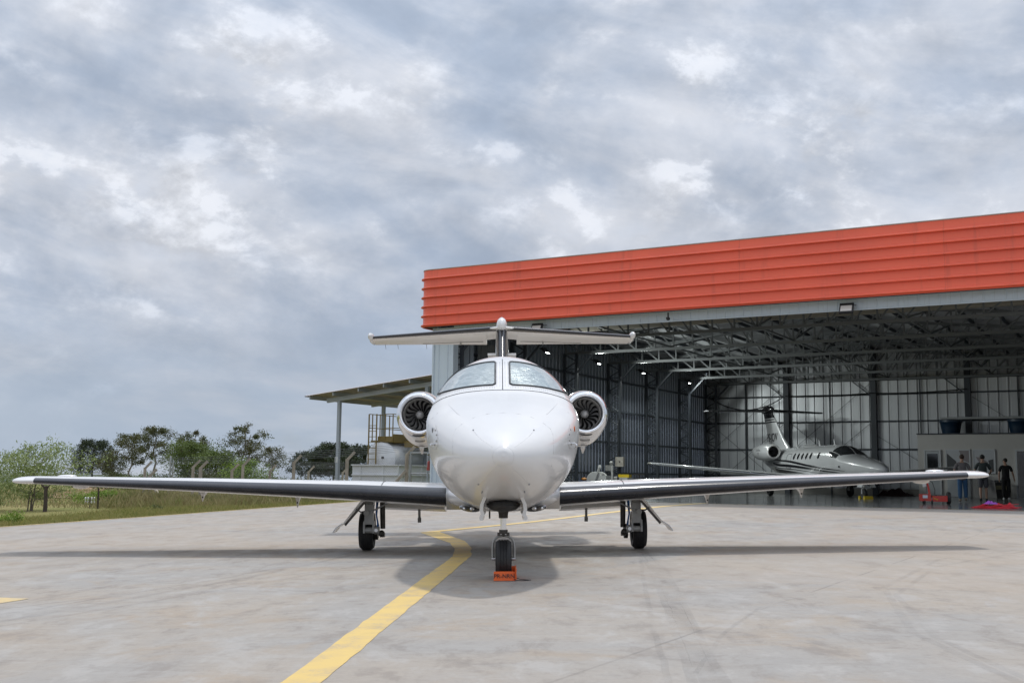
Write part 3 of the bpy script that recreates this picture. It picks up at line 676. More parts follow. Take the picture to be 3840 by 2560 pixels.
def poster(x, wd, hh, zc, polys):
    o_ = MB().box((x, -.025, zc), (wd, .04, hh)).build('poster', POST1, off, None)
    MB().box((x, -.03, zc + hh / 2 + .02), (wd + .08, .06, .05)).box((x, -.03, zc - hh / 2 - .02), (wd + .08, .06, .05)).box((x - wd / 2 - .02, -.03, zc), (.05, .06, hh)).box((x + wd / 2 + .02, -.03, zc), (.05, .06, hh)).build('frame', WFR, o_, None)
    for mm, pl in polys: MB().add([(x + px_ * wd, -.049, zc + pz * hh) for px_, pz in pl], [tuple(range(len(pl)))]).build('print', mm, o_, None)
poster(1.96, 1.1, 1.1, 1.84, [(POST2, [(-.48, -.48), (.1, -.48), (-.1, 0), (-.48, .35)]), (POST3, [(.05, .48), (.48, .48), (.48, -.1), (.2, .05)]), (POST2, [(.15, .1), (.22, .1), (.2, -.3)])])
poster(3.2, .98, 1.15, 1.82, [(POST3, [(-.4, .2), (-.1, .16), (.2, -.05), (.1, -.3), (-.2, -.1)]), (POST2, [(.2, .05), (.45, .1), (.45, -.45), (.3, -.45)])])
TANKB = M('dark blue plastic tank', (.007, .028, .062), .4, 0, .3, 2)
for i, (s, lab) in enumerate(((14.1, 'dark blue water tank on the office roof, left one'), (17.4, 'dark blue water tank on the office roof, right one at the picture edge'))):
    wt = root('water_tank', lab, 'water tank', hl(s, 27.6, OH + .06), 0, 'water tanks on the office roof')
    MB().lathe([(0, 0), (.42, 0), (.45, .1), (.49, .3), (.54, .58), (.57, .61), (.57, .66), (.54, .68)], Matrix(((1, 0, 0, 0), (0, 0, -1, 0), (0, 1, 0, 0), (0, 0, 0, 1))), 28).build('tank_body', TANKB, wt)
    MB().lathe([(.58, .66), (.58, .71), (.33, .77), (0, .78)], Matrix(((1, 0, 0, 0), (0, 0, -1, 0), (0, 1, 0, 0), (0, 0, 0, 1))), 28).build('lid', TANKB, wt)
pr = root('pipe_rail', 'long pale pipe on stands above the office roof', 'pipe', hl(13.4, 28.3, OH + .06), -PHI)
MB().tube((.1, 0, .86), (8, 0, .86), .06, .06, 8).build('pipe', M('pale pipe', (.6, .62, .63), .35, .2), pr)
for x in (.2, 3.4, 6.8): MB().bar((x, 0, 0), (x, 0, .82), .05, .05).build('stand', STEELD, pr, None)

# ---------------------------------------------------------------- vegetation
def leaf_mat(name, c1, c2, c3, trans=.25):
    m = bpy.data.materials.new(name); m.use_nodes = True; t = NT(m.node_tree)
    rnd = t.n('ShaderNodeNewGeometry').outputs['Random Per Island']
    co = t.n('ShaderNodeTexCoord').outputs['Object']
    c = t.mix(t.step(rnd, .1, .9), c1, c2); c = t.mix(t.math('MULTIPLY', t.step(t.noise(co, 1.1, 3), .42, .66), .7), c, c3)
    d = t.n('ShaderNodeBsdfPrincipled', {'Base Color': c, 'Roughness': .62, 'Specular IOR Level': .35})
    tl = t.n('ShaderNodeBsdfTranslucent', {'Color': c})
    t.n('ShaderNodeOutputMaterial', {'Surface': t.n('ShaderNodeMixShader', {0: trans, 1: d.outputs[0], 2: tl.outputs[0]}).outputs[0]}); return m
BARK = M('grey brown bark', (.13, .105, .08), .9, 0, .6, 6, .5, 30, 0, (.20, .175, .15))
BARKL = M('pale bark', (.26, .24, .21), .85, 0, .7, 5, .3, 30, 0, (.14, .12, .10))
BARKD = M('dark bark', (.055, .04, .032), .9, 0, .5, 6, .5, 30, 0, (.09, .07, .06))
LF_NEAR = leaf_mat('silvery drooping leaves', (.19, .24, .075), (.37, .43, .20), (.15, .20, .05), .3)
LF_EUC = leaf_mat('olive eucalyptus leaves', (.065, .085, .032), (.135, .15, .06), (.12, .10, .05))
LF_MID = leaf_mat('mid green leaves', (.08, .125, .03), (.16, .215, .05), (.11, .135, .04))
LF_DARK = leaf_mat('dark araucaria needles', (.024, .04, .02), (.058, .078, .034), (.04, .054, .024), .1)
LF_BR = leaf_mat('bright green leaves', (.15, .24, .03), (.26, .36, .065), (.13, .19, .04))
LF_BUSH = leaf_mat('shrub leaves', (.055, .08, .025), (.115, .145, .045), (.10, .10, .042))
def leaves(mb, c, n, sig, size, rng, droop=0.0, asp=.42):
    for _ in range(n):
        g = rng.gauss
        p = Vector((c[0] + g(0, sig[0]), c[1] + g(0, sig[1]), c[2] + g(0, sig[2])))
        d = Vector((g(0, 1), g(0, 1), g(0, .8) - droop)).normalized(); s = Vector((g(0, 1), g(0, 1), g(0, 1))).cross(d)
        if s.length < 1e-3: continue
        s.normalize(); L = size * rng.uniform(.7, 1.35); W = L * asp
        mb.add([p, p + d * L * .5 + s * W * .5, p + d * L, p + d * L * .5 - s * W * .5], [(0, 1, 2, 3)])
def limb(mb, a, b, r0, r1, rng, bend=.08, n=4, seg=6):
    a = Vector(a); b = Vector(b); L = (b - a).length; pts = [a]
    for i in range(1, n): pts.append(a.lerp(b, i / n) + Vector((rng.gauss(0, 1), rng.gauss(0, 1), rng.gauss(0, .6))) * L * bend * .5)
    pts.append(b); mb.path(pts, [r0 + (r1 - r0) * i / n for i in range(n + 1)], seg)
    return pts
def tree(label, x, y, h, rad, base, nl, nleaf, lsize, lmat, bark, seed, name='tree', cat='tree', group=None, stems=1, sub=4, droop=.2, trunk_r=None, flat=.55, cr=(.34, .34, .26), spread=None, asp=.42, z=None):
    rng = random.Random(seed); rt_ = root(name, label, cat, (x, y, T(x, y) - .05 if z is None else z), 0, group)
    tb, lb = MB(), MB(); tr0 = trunk_r or h * .022; clumps = []
    for st in range(stems):
        lean = Vector((rng.gauss(0, .10), rng.gauss(0, .08), 0)) * h if stems > 1 else Vector((rng.gauss(0, .03), rng.gauss(0, .03), 0)) * h
        top = Vector((lean.x, lean.y, h * (.86 if st == 0 else rng.uniform(.62, .82))))
        tp = limb(tb, (rng.gauss(0, .04) * stems * rad * .3, rng.gauss(0, .04) * stems * rad * .3, -.1), top, tr0 * (1 if st == 0 else .7), tr0 * .22, rng, .05, 6, 8)
        m_ = nl if st == 0 else max(3, nl // 2)
        for i in range(m_):
            q = base + (1 - base) * ((i + rng.random() * .7) / m_); q = min(q, .98)
            s0 = tp[0].lerp(tp[-1], q * .98)
            k = min(5, int(q * 6)); s0 = tp[k].lerp(tp[k + 1], q * 6 - k) if k < 6 else tp[-1]
            az = i * 2.4 + rng.uniform(-.5, .5) + st
            env = math.sin(math.pi * min(1, max(.12, (q - base) / (1.0 - base) * .78 + .18))) ** .7
            L = rad * env * rng.uniform(.72, 1.12)
            e = s0 + Vector((math.cos(az) * L, math.sin(az) * L, L * flat * rng.uniform(.4, 1.1)))
            e.z = min(e.z, h * rng.uniform(.9, .99))
            lp = limb(tb, s0, e, tr0 * .38 * (1.1 - q * .5), tr0 * .09, rng, .14, 4, 5)
            for j in range(sub):
                f = rng.uniform(.45, 1.0); k = min(3, int(f * 4)); s1 = lp[k].lerp(lp[k + 1], f * 4 - k)
                e1 = s1 + Vector((rng.gauss(0, .30), rng.gauss(0, .30), rng.gauss(.12, .16))) * L * .8
                tb.path([s1, s1.lerp(e1, .55) + Vector((0, 0, .03 * L)), e1], [tr0 * .10, tr0 * .07, tr0 * .03], 4)
                clumps.append((e1, max(.35, L / rad)))
            clumps.append((e, max(.4, L / rad)))
    per = max(3, nleaf // len(clumps)); s_ = spread or rad * .30
    for c, k in clumps: leaves(lb, c, int(per * rng.uniform(.6, 1.4)), (s_ * cr[0] * 2 * k, s_ * cr[1] * 2 * k, s_ * cr[2] * 2 * k), lsize, rng, droop, asp)
    tb.build('trunk', bark, rt_, 50); lb.build('crown', lmat, rt_, None)
    return rt_
def araucaria(label, x, y, h, rad, seed, nb=60, dens=150, size=.42, lo=.42):
    rng = random.Random(seed); rt_ = root('araucaria_tree', label, 'tree', (x, y, T(x, y) - .05), 0, 'umbrella crowned araucarias')
    tb, lb = MB(), MB(); limb(tb, (0, 0, -.1), (.05, 0, h * .96), h * .024, h * .010, rng, .01, 5, 8)
    for i in range(nb):
        q = i / (nb - 1); z0 = h * (lo + (.97 - lo) * q); az = i * 2.39996 + rng.uniform(-.2, .2)
        L = rad * (1 - .62 * q ** 2.2) * rng.uniform(.86, 1.06)
        rise = L * (.10 + .36 * q)
        dv = Vector((math.cos(az), math.sin(az), 0)); a = Vector((0, 0, z0)); b = a + dv * L * .55 + Vector((0, 0, rise * .12)); c = a + dv * L + Vector((0, 0, rise))
        tb.path([a, b, c], [h * .006, h * .004, h * .002], 4)
        for f, k in ((.62, .5), (.8, .8), (1.0, 1.0), (.92, .7)):
            p = a.lerp(c, f) + Vector((rng.gauss(0, .05), rng.gauss(0, .05), rise * .05 * k)) * rad * .6
            leaves(lb, p, int(dens * k * .5), (rad * .085, rad * .085, rad * .055), size * .6, rng, -.4, .3)
    tb.build('trunk', BARKD, rt_, 50); lb.build('crown', LF_DARK, rt_, None); return rt_
def bush(label, x, y, rx, ry, h, n, size, mat, seed, group='shrubs and low growth behind the fence', name='bush'):
    rng = random.Random(seed); rt_ = root(name, label, 'bush', (x, y, T(x, y) - .05), 0, group); tb, lb = MB(), MB()
    for i in range(14):
        a = rng.uniform(0, 6.28); q = rng.random() ** .5
        c = Vector((math.cos(a) * q * rx * .8, math.sin(a) * q * ry * .8, h * rng.uniform(.25, .95) * (1 - .45 * q)))
        limb(tb, (c.x * .25, c.y * .25, -.1), c, h * .015, h * .005, rng, .1, 3, 4)
        leaves(lb, c, n // 14, (rx * .22, ry * .22, h * .13), size, rng, .1)
    tb.build('stems', BARK, rt_, 50); lb.build('foliage', mat, rt_, None); return rt_
# small tree by the verge with long drooping leaves, and the dark stump post beside it
tree('small silvery green tree with drooping leaves at the left edge', -21.9, 51.6, 3.05, 2.0, .30, 10, 6500, .15, LF_NEAR, BARK, 3, stems=3, sub=5, droop=.75, trunk_r=.05, flat=.5, spread=.5, asp=.30, cr=(.42, .42, .22))
tree('second low silvery tree cut by the left picture edge', -24.6, 52.4, 2.1, 1.4, .22, 7, 2600, .15, LF_NEAR, BARK, 8, stems=2, sub=5, droop=.75, trunk_r=.045, flat=.4, spread=.6, asp=.30)
st = root('dead_tree', 'thick dark bare tree trunk standing beside the small silvery tree', 'dead tree', (-20.75, 50.3, T(-20.75, 50.3)))
MB().path([(0, 0, -.1), (.01, 0, .5), (-.02, 0, .9), (.03, 0, 1.15)], [.10, .085, .08, .075], 9).path([(0, 0, 1.0), (-.2, 0, 1.2), (-.32, .02, 1.32)], [.05, .04, .02], 6).path([(0, 0, 1.0), (.18, .05, 1.25)], [.045, .02], 6).build('trunk', BARKD, st, 50)
dp = root('dark_post', 'thin dark wooden post standing in the grass before the araucaria', 'post', (-19.8, 54.1, T(-19.8, 54.1)))
MB().path([(0, 0, -.1), (.01, 0, .6), (.0, 0, 1.0)], [.05, .045, .045], 8).build('post', BARKD, dp)
INS = M('white porcelain', (.72, .72, .70), .3)
for (x, y, h_, rows_, lab) in ((-20.96, 56.2, .52, 2, 'short pole with two rows of white insulators, nearer the small tree'), (-20.4, 59.6, .46, 2, 'short brown pole with crossarms and insulators, nearer the fence')):
    up_ = root('insulator_pole', lab, 'pole', (x, y, T(x, y)), 0, 'short insulator poles in the grass')
    MB().bar((0, 0, -.1), (0, 0, h_), .05, .05).build('pole', BARK, up_, None)
    for k in range(rows_):
        z_ = h_ - .03 - k * .17
        MB().bar((-.26, 0, z_), (.26, 0, z_), .04, .04).build('crossarm', BARK, up_, None)
        for q in (-.22, -.09, .09, .22): MB().lathe([(.02, -.09), (.045, -.05), (.045, .0), (.03, .02), (.045, .04), (0, .07)], Matrix(((1, 0, 0, q), (0, 0, -1, -.03), (0, 1, 0, z_), (0, 0, 0, 1))), 8).build('insulator', INS, up_)
# the tree line across the field
araucaria('dark umbrella shaped araucaria left of the tall olive trees', -62.9, 169.0, 6.6, 3.35, 5, lo=.30)
TG = 'tall trees beyond the fence'
tree('tall olive eucalyptus, leftmost of the high crowns', -53.6, 158, 8.2, 2.7, .45, 14, 5200, .24, LF_EUC, BARKL, 21, group=TG, sub=4, spread=.62)
tree('tallest olive eucalyptus with open crown in the left group', -49.6, 156, 9.3, 2.6, .48, 14, 5200, .24, LF_EUC, BARKL, 22, group=TG, sub=4, spread=.6)
tree('olive eucalyptus with forked pale trunks right of the tallest crown', -45.2, 155, 8.7, 2.3, .50, 11, 4000, .24, LF_EUC, BARKL, 23, group=TG, stems=2, sub=4, spread=.55)
tree('rounded mid green tree between the two eucalyptus groups', -39.6, 140, 6.4, 3.3, .18, 20, 12000, .24, LF_MID, BARK, 24, group=TG, sub=5, spread=1.15, flat=.4)
tree('broad mid green tree low beside the rounded one', -36.0, 138, 5.0, 2.8, .15, 16, 9000, .24, LF_MID, BARK, 25, group=TG, sub=5, spread=1.1, flat=.4)
tree('tall airy eucalyptus standing alone right of the green trees', -33.4, 141, 8.9, 2.5, .45, 13, 4400, .23, LF_EUC, BARKL, 26, group=TG, stems=2, sub=4, spread=.52)
tree('small airy eucalyptus behind the tall lone one', -31.0, 146, 6.2, 1.8, .45, 10, 2600, .22, LF_EUC, BARKL, 27, group=TG, sub=3, spread=.6)
tree('bright yellow green tree low behind the fence', -26.4, 112, 3.5, 1.9, .15, 14, 6500, .2, LF_BR, BARK, 28, group=TG, sub=5, spread=.8, flat=.4)
tree('thin brown tree between the araucaria and the eucalyptus', -56.6, 160, 5.0, 2.0, .3, 12, 3600, .22, LF_EUC, BARKL, 29, group=TG, sub=4, spread=.7)
araucaria('dark flat topped araucaria just left of the canopy post', -23.5, 132, 4.2, 2.6, 31, nb=36, lo=.45)
araucaria('second flat topped araucaria right beside the canopy post', -20.2, 130, 4.7, 2.6, 32, nb=36, lo=.45)
araucaria('araucaria behind the canopy post with lifted dark arms', -16.4, 104, 4.4, 2.4, 33, nb=40, lo=.40)
araucaria('araucaria close to the left of the white tank', -13.1, 100, 4.15, 2.0, 34, nb=34, lo=.40)
bl = ['dense dark shrub', 'rounded olive shrub', 'low green shrub', 'brownish shrub', 'leafy shrub']
BS = [(-49.0, 140, 3.4, 2.0, 2.2, 'under the leftmost eucalyptus'), (-44.0, 136, 3.4, 2.0, 2.1, 'under the tallest eucalyptus'), (-39.5, 130, 3.2, 2.0, 2.0, 'below the rounded green tree'), (-34.4, 126, 3.2, 2.0, 2.2, 'below the broad green tree'), (-30.0, 121, 3.0, 1.8, 2.6, 'under the lone airy eucalyptus'), (-26.0, 118, 2.8, 1.8, 2.1, 'behind the bright green tree'), (-22.3, 110, 2.8, 1.6, 1.9, 'right of the bright green tree'), (-18.6, 104, 2.6, 1.5, 1.8, 'before the flat topped araucarias'), (-14.6, 95, 2.4, 1.4, 1.6, 'left of the canopy post foot'), (-11.2, 88, 2.2, 1.2, 1.5, 'between the canopy post and the tank'), (-57.5, 165, 3.0, 2.0, 2.5, 'at the foot of the left araucaria'), (-62.5, 166, 2.6, 1.6, 1.7, 'left of the araucaria foot')]
for i, (x, y, rx, ry, h_, wh) in enumerate(BS):
    bush(bl[i % 5] + ' ' + wh, x, y, rx, ry, h_, 4200, .21, (LF_BUSH, LF_MID, LF_BUSH, LF_EUC)[i % 4], 50 + i)
bush('bright green bush in the field beyond the short insulator poles', -24.1, 66.0, 1.9, 1.1, .95, 4200, .13, LF_BR, 71, None)
bush('small green bush on the verge at the left picture edge', -17.2, 38.8, .45, .35, .55, 900, .08, LF_BR, 72, None)
bush('small dark bush in the grass before the fence', -14.6, 46.5, .35, .3, .35, 500, .07, LF_BUSH, 73, None)
bush('dark green bush at the far left beneath the silvery tree', -24.8, 50.0, .9, .6, .9, 1600, .10, LF_BR, 74, None)
# ---- verge grass
def grass(name, label, pts_fn, n, seed, mat, hmin, hmax, wd):
    rng = random.Random(seed); vs, fs = [], []
    for _ in range(n):
        p = pts_fn(rng)
        if p is None: continue
        x, y, k = p; z = T(x, y) - .01; h_ = rng.uniform(hmin, hmax) * k; a = rng.uniform(0, 6.28); w2 = wd * rng.uniform(.6, 1.3)
        lx, ly = rng.gauss(0, .3) * h_, rng.gauss(0, .3) * h_
        o = len(vs); vs += [(x - math.cos(a) * w2, y - math.sin(a) * w2, z), (x + math.cos(a) * w2, y + math.sin(a) * w2, z), (x + lx * .4 + math.cos(a) * w2 * .6, y + ly * .4 + math.sin(a) * w2 * .6, z + h_ * .6), (x + lx, y + ly, z + h_)]
        fs += [(o, o + 1, o + 2), (o, o + 2, o + 3)]
    m_ = MB(); m_.v = vs; m_.f = fs; m_.mi = [0] * len(fs)
    ob = m_.build(name, mat, None, None); tag(ob, label, 'grass', kind='stuff')
GR1 = leaf_mat('verge grass blades', (.17, .195, .045), (.34, .32, .11), (.36, .295, .13), .3)
GR2 = leaf_mat('dry seed grass blades', (.28, .235, .11), (.40, .34, .18), (.18, .21, .06), .3)
def verge(rng):
    q = rng.random() ** 1.3 * 15; a = rng.random()
    y = 16 + a * 27; x = edge_x(y) - .04 - q * .9; yy_ = y + q * .42
    pt = noise.noise(Vector((x * .5, yy_ * .5, 2)))
    if edge_d(x, yy_) < .02: return None
    return x, yy_, .55 + .6 * (pt + .5) + (.35 if q > 4 else 0)
grass('grass', 'short green verge grass along the apron edge', verge, 62000, 7, GR1, .05, .20, .010)
def tall(rng):
    i = rng.randrange(5); (x0, y0), (x1, y1) = NF[i], NF[i + 1]; u = rng.random()
    x = x0 + (x1 - x0) * u + rng.gauss(-.3, 1.1); y = y0 + (y1 - y0) * u + rng.gauss(-.6, 1.6)
    if edge_d(x, y) < .8 or (x > -5 and y > 47): return None
    return x, y, .5 + .9 * rng.random() * (1 + noise.noise(Vector((x * .4, y * .4, 9))))
grass('tall_grass', 'tall dry grass growing along the fence posts', tall, 30000, 9, GR2, .2, .62, .009)
def field(rng):
    x = rng.uniform(-75, -12); y = rng.uniform(58, 130)
    if abs(x / y + .42) > .30: return None
    return x, y, .6 + rng.random()
grass('field_grass', 'rough grass on the field falling away behind the fence', field, 26000, 11, GR2, .15, .4, .03)

# ---------------------------------------------------------------- the jet in the foreground
FY=[-1.455,-1.445,-1.41,-1.33,-1.2,-1.0,-.6,-.2,.2,.6,.85,1.05,1.4,1.75,2.1,2.6,3.2,4.5,6.0,7.5,9.0,10.3]
FW=[0.0,.050,.095,.165,.255,.36,.515,.635,.732,.80,.822,.828,.832,.832,.832,.832,.83,.815,.74,.56,.33,.12]
FZ=[1.168,1.168,1.168,1.170,1.178,1.20,1.27,1.36,1.45,1.53,1.56,1.58,1.59,1.59,1.59,1.58,1.58,1.60,1.68,1.80,1.95,2.1]
FT=[1.168,1.215,1.255,1.305,1.36,1.43,1.548,1.65,1.745,1.835,1.90,1.975,2.14,2.295,2.392,2.462,2.475,2.47,2.46,2.43,2.37,2.3]
FB=[1.168,1.122,1.082,1.03,.972,.90,.80,.735,.69,.655,.64,.63,.62,.61,.605,.60,.60,.62,.75,1.05,1.5,1.88]
FU=[2.0]*8+[2.05,2.1,2.15,2.18,2.18,2.18,2.15,2.12,2.1]+[2.05]*5
def pchip(X,Y,x):
    n=len(X)
    if x<=X[0]: return Y[0]
    if x>=X[-1]: return Y[-1]
    i=max(k for k in range(n-1) if X[k]<=x)
    def d(k): return (Y[k+1]-Y[k])/(X[k+1]-X[k])
    def m(k):
        if k==0: return d(0)
        if k==n-1: return d(n-2)
        a,b=d(k-1),d(k)
        if a*b<=0: return 0.
        h0,h1=X[k]-X[k-1],X[k+1]-X[k]
        w1,w2=2*h1+h0,h1+2*h0
        return (w1+w2)/(w1/a+w2/b)
    h=X[i+1]-X[i]; t=(x-X[i])/h
    return ((1+2*t)*(1-t)**2*Y[i]+t*(1-t)**2*h*m(i)+t*t*(3-2*t)*Y[i+1]+t*t*(t-1)*h*m(i+1))
def sp(c,e): return math.copysign(abs(c)**e,c)
def fus(y,th):
    W,Zw,Zt,Zb=(pchip(FY,a,y) for a in (FW,FZ,FT,FB))
    c,s=math.cos(th),math.sin(th)
    n=pchip(FY,FU,y) if s>=0 else 2.25
    e=2/n
    return (W*sp(c,e), y, Zw+((Zt-Zw) if s>=0 else (Zw-Zb))*sp(s,e))

A0 = Vector((-.055, 11.15, G(-.055, 11.15)))
YAW, RL = R(.45), R(1.0)
ay = Vector((-math.sin(YAW), math.cos(YAW), 0)); ax = Vector((math.cos(YAW) * math.cos(RL), math.sin(YAW) * math.cos(RL), math.sin(RL))); az_ = ax.cross(ay)
jm = Matrix((ax, ay, az_)).transposed().to_4x4(); jm.translation = A0
jet = root('business_jet', 'white twin engine business jet facing the camera on the apron', 'airplane', mat4=jm)
# fuselage
fy = [-1.455 + .012 * (i / 8) ** 2 for i in range(1, 9)] + [-1.44 + .01 * i for i in range(12)] + [-1.32 + .04 * i for i in range(23)] + [-.38 + .06 * i for i in range(50)] + [2.65 + .3 * i for i in range(26)] + [10.3]
NS = 80
rings = [[Vector(fus(y, 2 * math.pi * k / NS)) for k in range(NS)] for y in fy]
mb = MB(); mb.loft(rings, 0, True, True); body = mb.build('fuselage', WHITE, jet, 60)
def fn(y, th, off=0.0):
    p = Vector(fus(y, th)); a = Vector(fus(y + .004, th)) - Vector(fus(y - .004, th)); b = Vector(fus(y, th + .004)) - Vector(fus(y, th - .004))
    n_ = b.cross(a).normalized()
    if n_.dot(p - Vector((0, y, 1.5))) < 0: n_.negate()
    return p + n_ * off
def interp(tab, u):
    k = u * (len(tab) - 1); i = min(len(tab) - 2, int(k)); q = k - i
    p0, p1, p2, p3 = tab[max(0, i - 1)], tab[i], tab[i + 1], tab[min(len(tab) - 1, i + 2)]
    return tuple(.5 * (2 * b + (c - a) * q + (2 * a - 5 * b + 4 * c - d) * q * q + (3 * b - a - 3 * c + d) * q ** 3) for a, b, c, d in zip(p0, p1, p2, p3))
FOIL = bpy.data.materials.new('silver sunshade behind glass'); FOIL.use_nodes = True; t = NT(FOIL.node_tree)
co = t.n('ShaderNodeTexCoord').outputs['Object']
c1 = t.noise(t.mapping(co, (1, 1, 2.6), (0, R(24), 0)), 6.5, 4, .5, 1.8); c2 = t.noise(co, 26, 4, .6, 1.2)
bs = t.n('ShaderNodeBsdfPrincipled', {'Base Color': t.mix(t.step(c1, .35, .65), (.22, .28, .285), (.36, .425, .43)), 'Roughness': .28, 'Metallic': .4, 'Coat Weight': 1.0, 'Coat Roughness': .02})
t.t.links.new(t.n('ShaderNodeBump', {'Strength': .5, 'Distance': .03, 'Height': t.math('ADD', c1, t.math('MULTIPLY', c2, .22))}).outputs[0], bs.inputs['Normal'])
t.n('ShaderNodeOutputMaterial', {'Surface': bs.outputs[0]})
LOW = [(1.08, 94.6), (1.096, 104.7), (1.124, 115.1), (1.176, 125.7), (1.252, 135.3), (1.40, 144.0), (1.56, 149), (1.80, 153)]
UPP = [(1.836, 94.6), (1.848, 100.5), (1.872, 107.8), (1.928, 115.7), (2.02, 123.4), (2.10, 131), (2.16, 139), (2.20, 147)]
SEAM = [(.916, 90), (.924, 100), (.94, 109.7), (.972, 120.5), (1.016, 133.1), (1.096, 144.4), (1.148, 150.4), (1.30, 158), (1.60, 163)]
rv = MB()
for side in (1, -1):
    def sd(p): return p[0], R(p[1] if side > 0 else 180 - p[1])
    rows = []
    for j in range(15):
        v = j / 14; rr = []
        for i in range(29):
            u = i / 28; a = interp(LOW, u); b = interp(UPP, u)
            # round the two inner corners
            cut = .0
            if u < .06: cut = (1 - math.sqrt(max(0, 1 - (1 - u / .06) ** 2))) * .055
            vv = cut + (1 - 2 * cut) * v
            p = tuple(x + (y - x) * vv for x, y in zip(a, b)); rr.append(fn(*sd(p), .004))
        rows.append(rr)
    pane = MB().grid(rows).build('windscreen', FOIL, jet, 60)
    loop = rows[0] + [r_[-1] for r_ in rows[1:-1]] + rows[-1][::-1] + [r_[0] for r_ in rows[1:-1]][::-1]
    MB().path(loop, .0115, 6, close=True).build('window_seal', SEAL, pane, 60)
    MB().path([fn(*sd(interp(SEAM, u / 30)), .0005) for u in range(31)], .0045, 5).build('seam', SEAL, body)
    # rivets round the frame
    for u in range(36):
        for off in (-.050, -.085):
            a = interp(LOW, (u + .5) / 40); q = sd((a[0] + off * (1.0 + .4 * u / 36), a[1])); p = fn(*q, .0006); nn = (fn(*q, .02) - p).normalized()
            rv.ell(p, (.0048, .0048, .0012), 6, 4, 0, nn.to_track_quat('Z', 'Y').to_matrix())
    for k in range(22):
        for xo in (.062, .028):
            y_ = 1.06 + k * .037; W_, Zw_, Zt_ = (pchip(FY, a, y_) for a in (FW, FZ, FT))
            q = (y_, math.acos(max(-1, min(1, -side * (xo / W_) ** 1.08)))); p = fn(*q, .0006); nn = (fn(*q, .02) - p).normalized()
            rv.ell(p, (.0048, .0048, .0012), 6, 4, 0, nn.to_track_quat('Z', 'Y').to_matrix())
    for k in range(24):
        a = interp(UPP, (k + .5) / 40); q = sd((a[0] + .06, a[1])); p = fn(*q, .0006); nn = (fn(*q, .02) - p).normalized()
        rv.ell(p, (.0048, .0048, .0012), 6, 4, 0, nn.to_track_quat('Z', 'Y').to_matrix())
rv.build('rivets', BOLT, body, None)['kind'] = 'stuff'
MB().path([fn(.916 + i * .045, R(90), .0005) for i in range(25)], .005, 5).build('seam', SEAL, body)
# radome circle, lightning strips, panel lines
MB().path([fn(-1.412, 2 * math.pi * i / 40, .0003) for i in range(40)], .0016, 4, close=True).build('seam', M('panel gap', (.62, .62, .62), .5), body)
GAP = M('panel line grey', (.36, .36, .365), .5)
for a, b in (((-.848, 130), (-1.372, 135.5)), ((-.844, 48.4), (-1.364, 43.1)), ((-.928, -122.5), (-1.372, -123.4)), ((-.908, -56.8), (-1.368, -54.2))):
    MB().path([fn(a[0] + (b[0] - a[0]) * i / 16, R(a[1] + (b[1] - a[1]) * i / 16), .001) for i in range(17)], .0024, 5).build('lightning_strip', WHITE, body)
    for p in (a,): MB().ell(fn(p[0], R(p[1]), .002), (.008, .008, .008), 8, 6).build('strip_stud', BOLT, body)
for sgn in (1, -1):
    def th(d): return R(d if sgn > 0 else 180 - d)
    MB().path([fn(*((y_), th(d)), .0003) for y_, d in ((-.50, 135.7), (-.528, 146.8), (-.60, 156), (-.68, 164.7), (-.72, 175), (-.732, 184), (-.724, 199), (-.70, 212))], .0018, 4).build('panel_line', GAP, body)
    MB().path([fn(y_, th(d), .0003) for y_, d in ((.06, 163), (.0, 165.5), (-.10, 168), (-.172, 172.3), (-.19, 178), (-.19, 184), (-.10, 188), (.1, 190))], .0025, 4).build('panel_line', GAP, body)
    MB().path([fn(y_, th(d), .0003) for y_, d in ((-.50, 135.7), (-.44, 120), (-.40, 105), (-.39, 90))], .0018, 4).build('panel_line', GAP, body)
    MB().path([fn(y_, th(d), .0003) for y_, d in ((.42, 150), (.40, 162), (.40, 175), (.42, 188), (.55, 200), (.8, 206))], .0022, 4).build('panel_line', GAP, body)
    MB().path([fn(y_, th(d), .0003) for y_, d in ((-.60, 214), (-.3, 216), (.1, 218), (.6, 219))], .0018, 4).build('panel_line', GAP, body)
    for y_, d in ((-.02, 170), (-.12, 175), (-.12, 182), (-.02, 186)): MB().ell(fn(y_, th(d), .001), (.008, .012, .012), 8, 6).build('latch', GAP, body)
    MB().path([fn(y_, th(d), .0003) for y_, d in ((-.12, 131), (.0, 132), (.25, 133), (.6, 135))], .0018, 4).build('panel_line', GAP, body)
MB().ell(fn(.10, R(174), .004), (.006, .02, .03)).build('static_port', BOLT, body)
MB().ell(fn(.18, R(4), .002), (.006, .03, .03)).build('sticker', M('orange sticker', (.7, .16, .03), .5), body)
MB().ell(fn(.30, R(-10), .006), (.018, .02, .02)).build('probe', ALU, body)
for d in (-112, -68): MB().path([fn(-.75, R(d), .0), fn(-.73, R(d), .012)], .006, 5).build('drain', BOLT, body)
for d in (-175, -5): MB().path([fn(-.05, R(d), -.002), fn(-.05, R(d), .05), fn(-.12, R(d), .055)], .008, 6).build('pitot_probe', ALU, body)

for sgn in (1, -1):     # oval cabin windows along both flanks
    for y in (3.0, 3.75, 4.5, 5.2):
        rows = []
        for i in range(9):
            a = -1 + 2 * i / 8; hw = .12 * math.sqrt(max(0, 1 - a * a)) ** .8 + .004; d = 156 - a * 11
            rows.append([fn(y + q * hw, R(d if sgn > 0 else 180 - d), .004) for q in (-1, -.5, 0, .5, 1)])
        MB().grid(rows).build('cabin_window', GLASSD, body, 60)

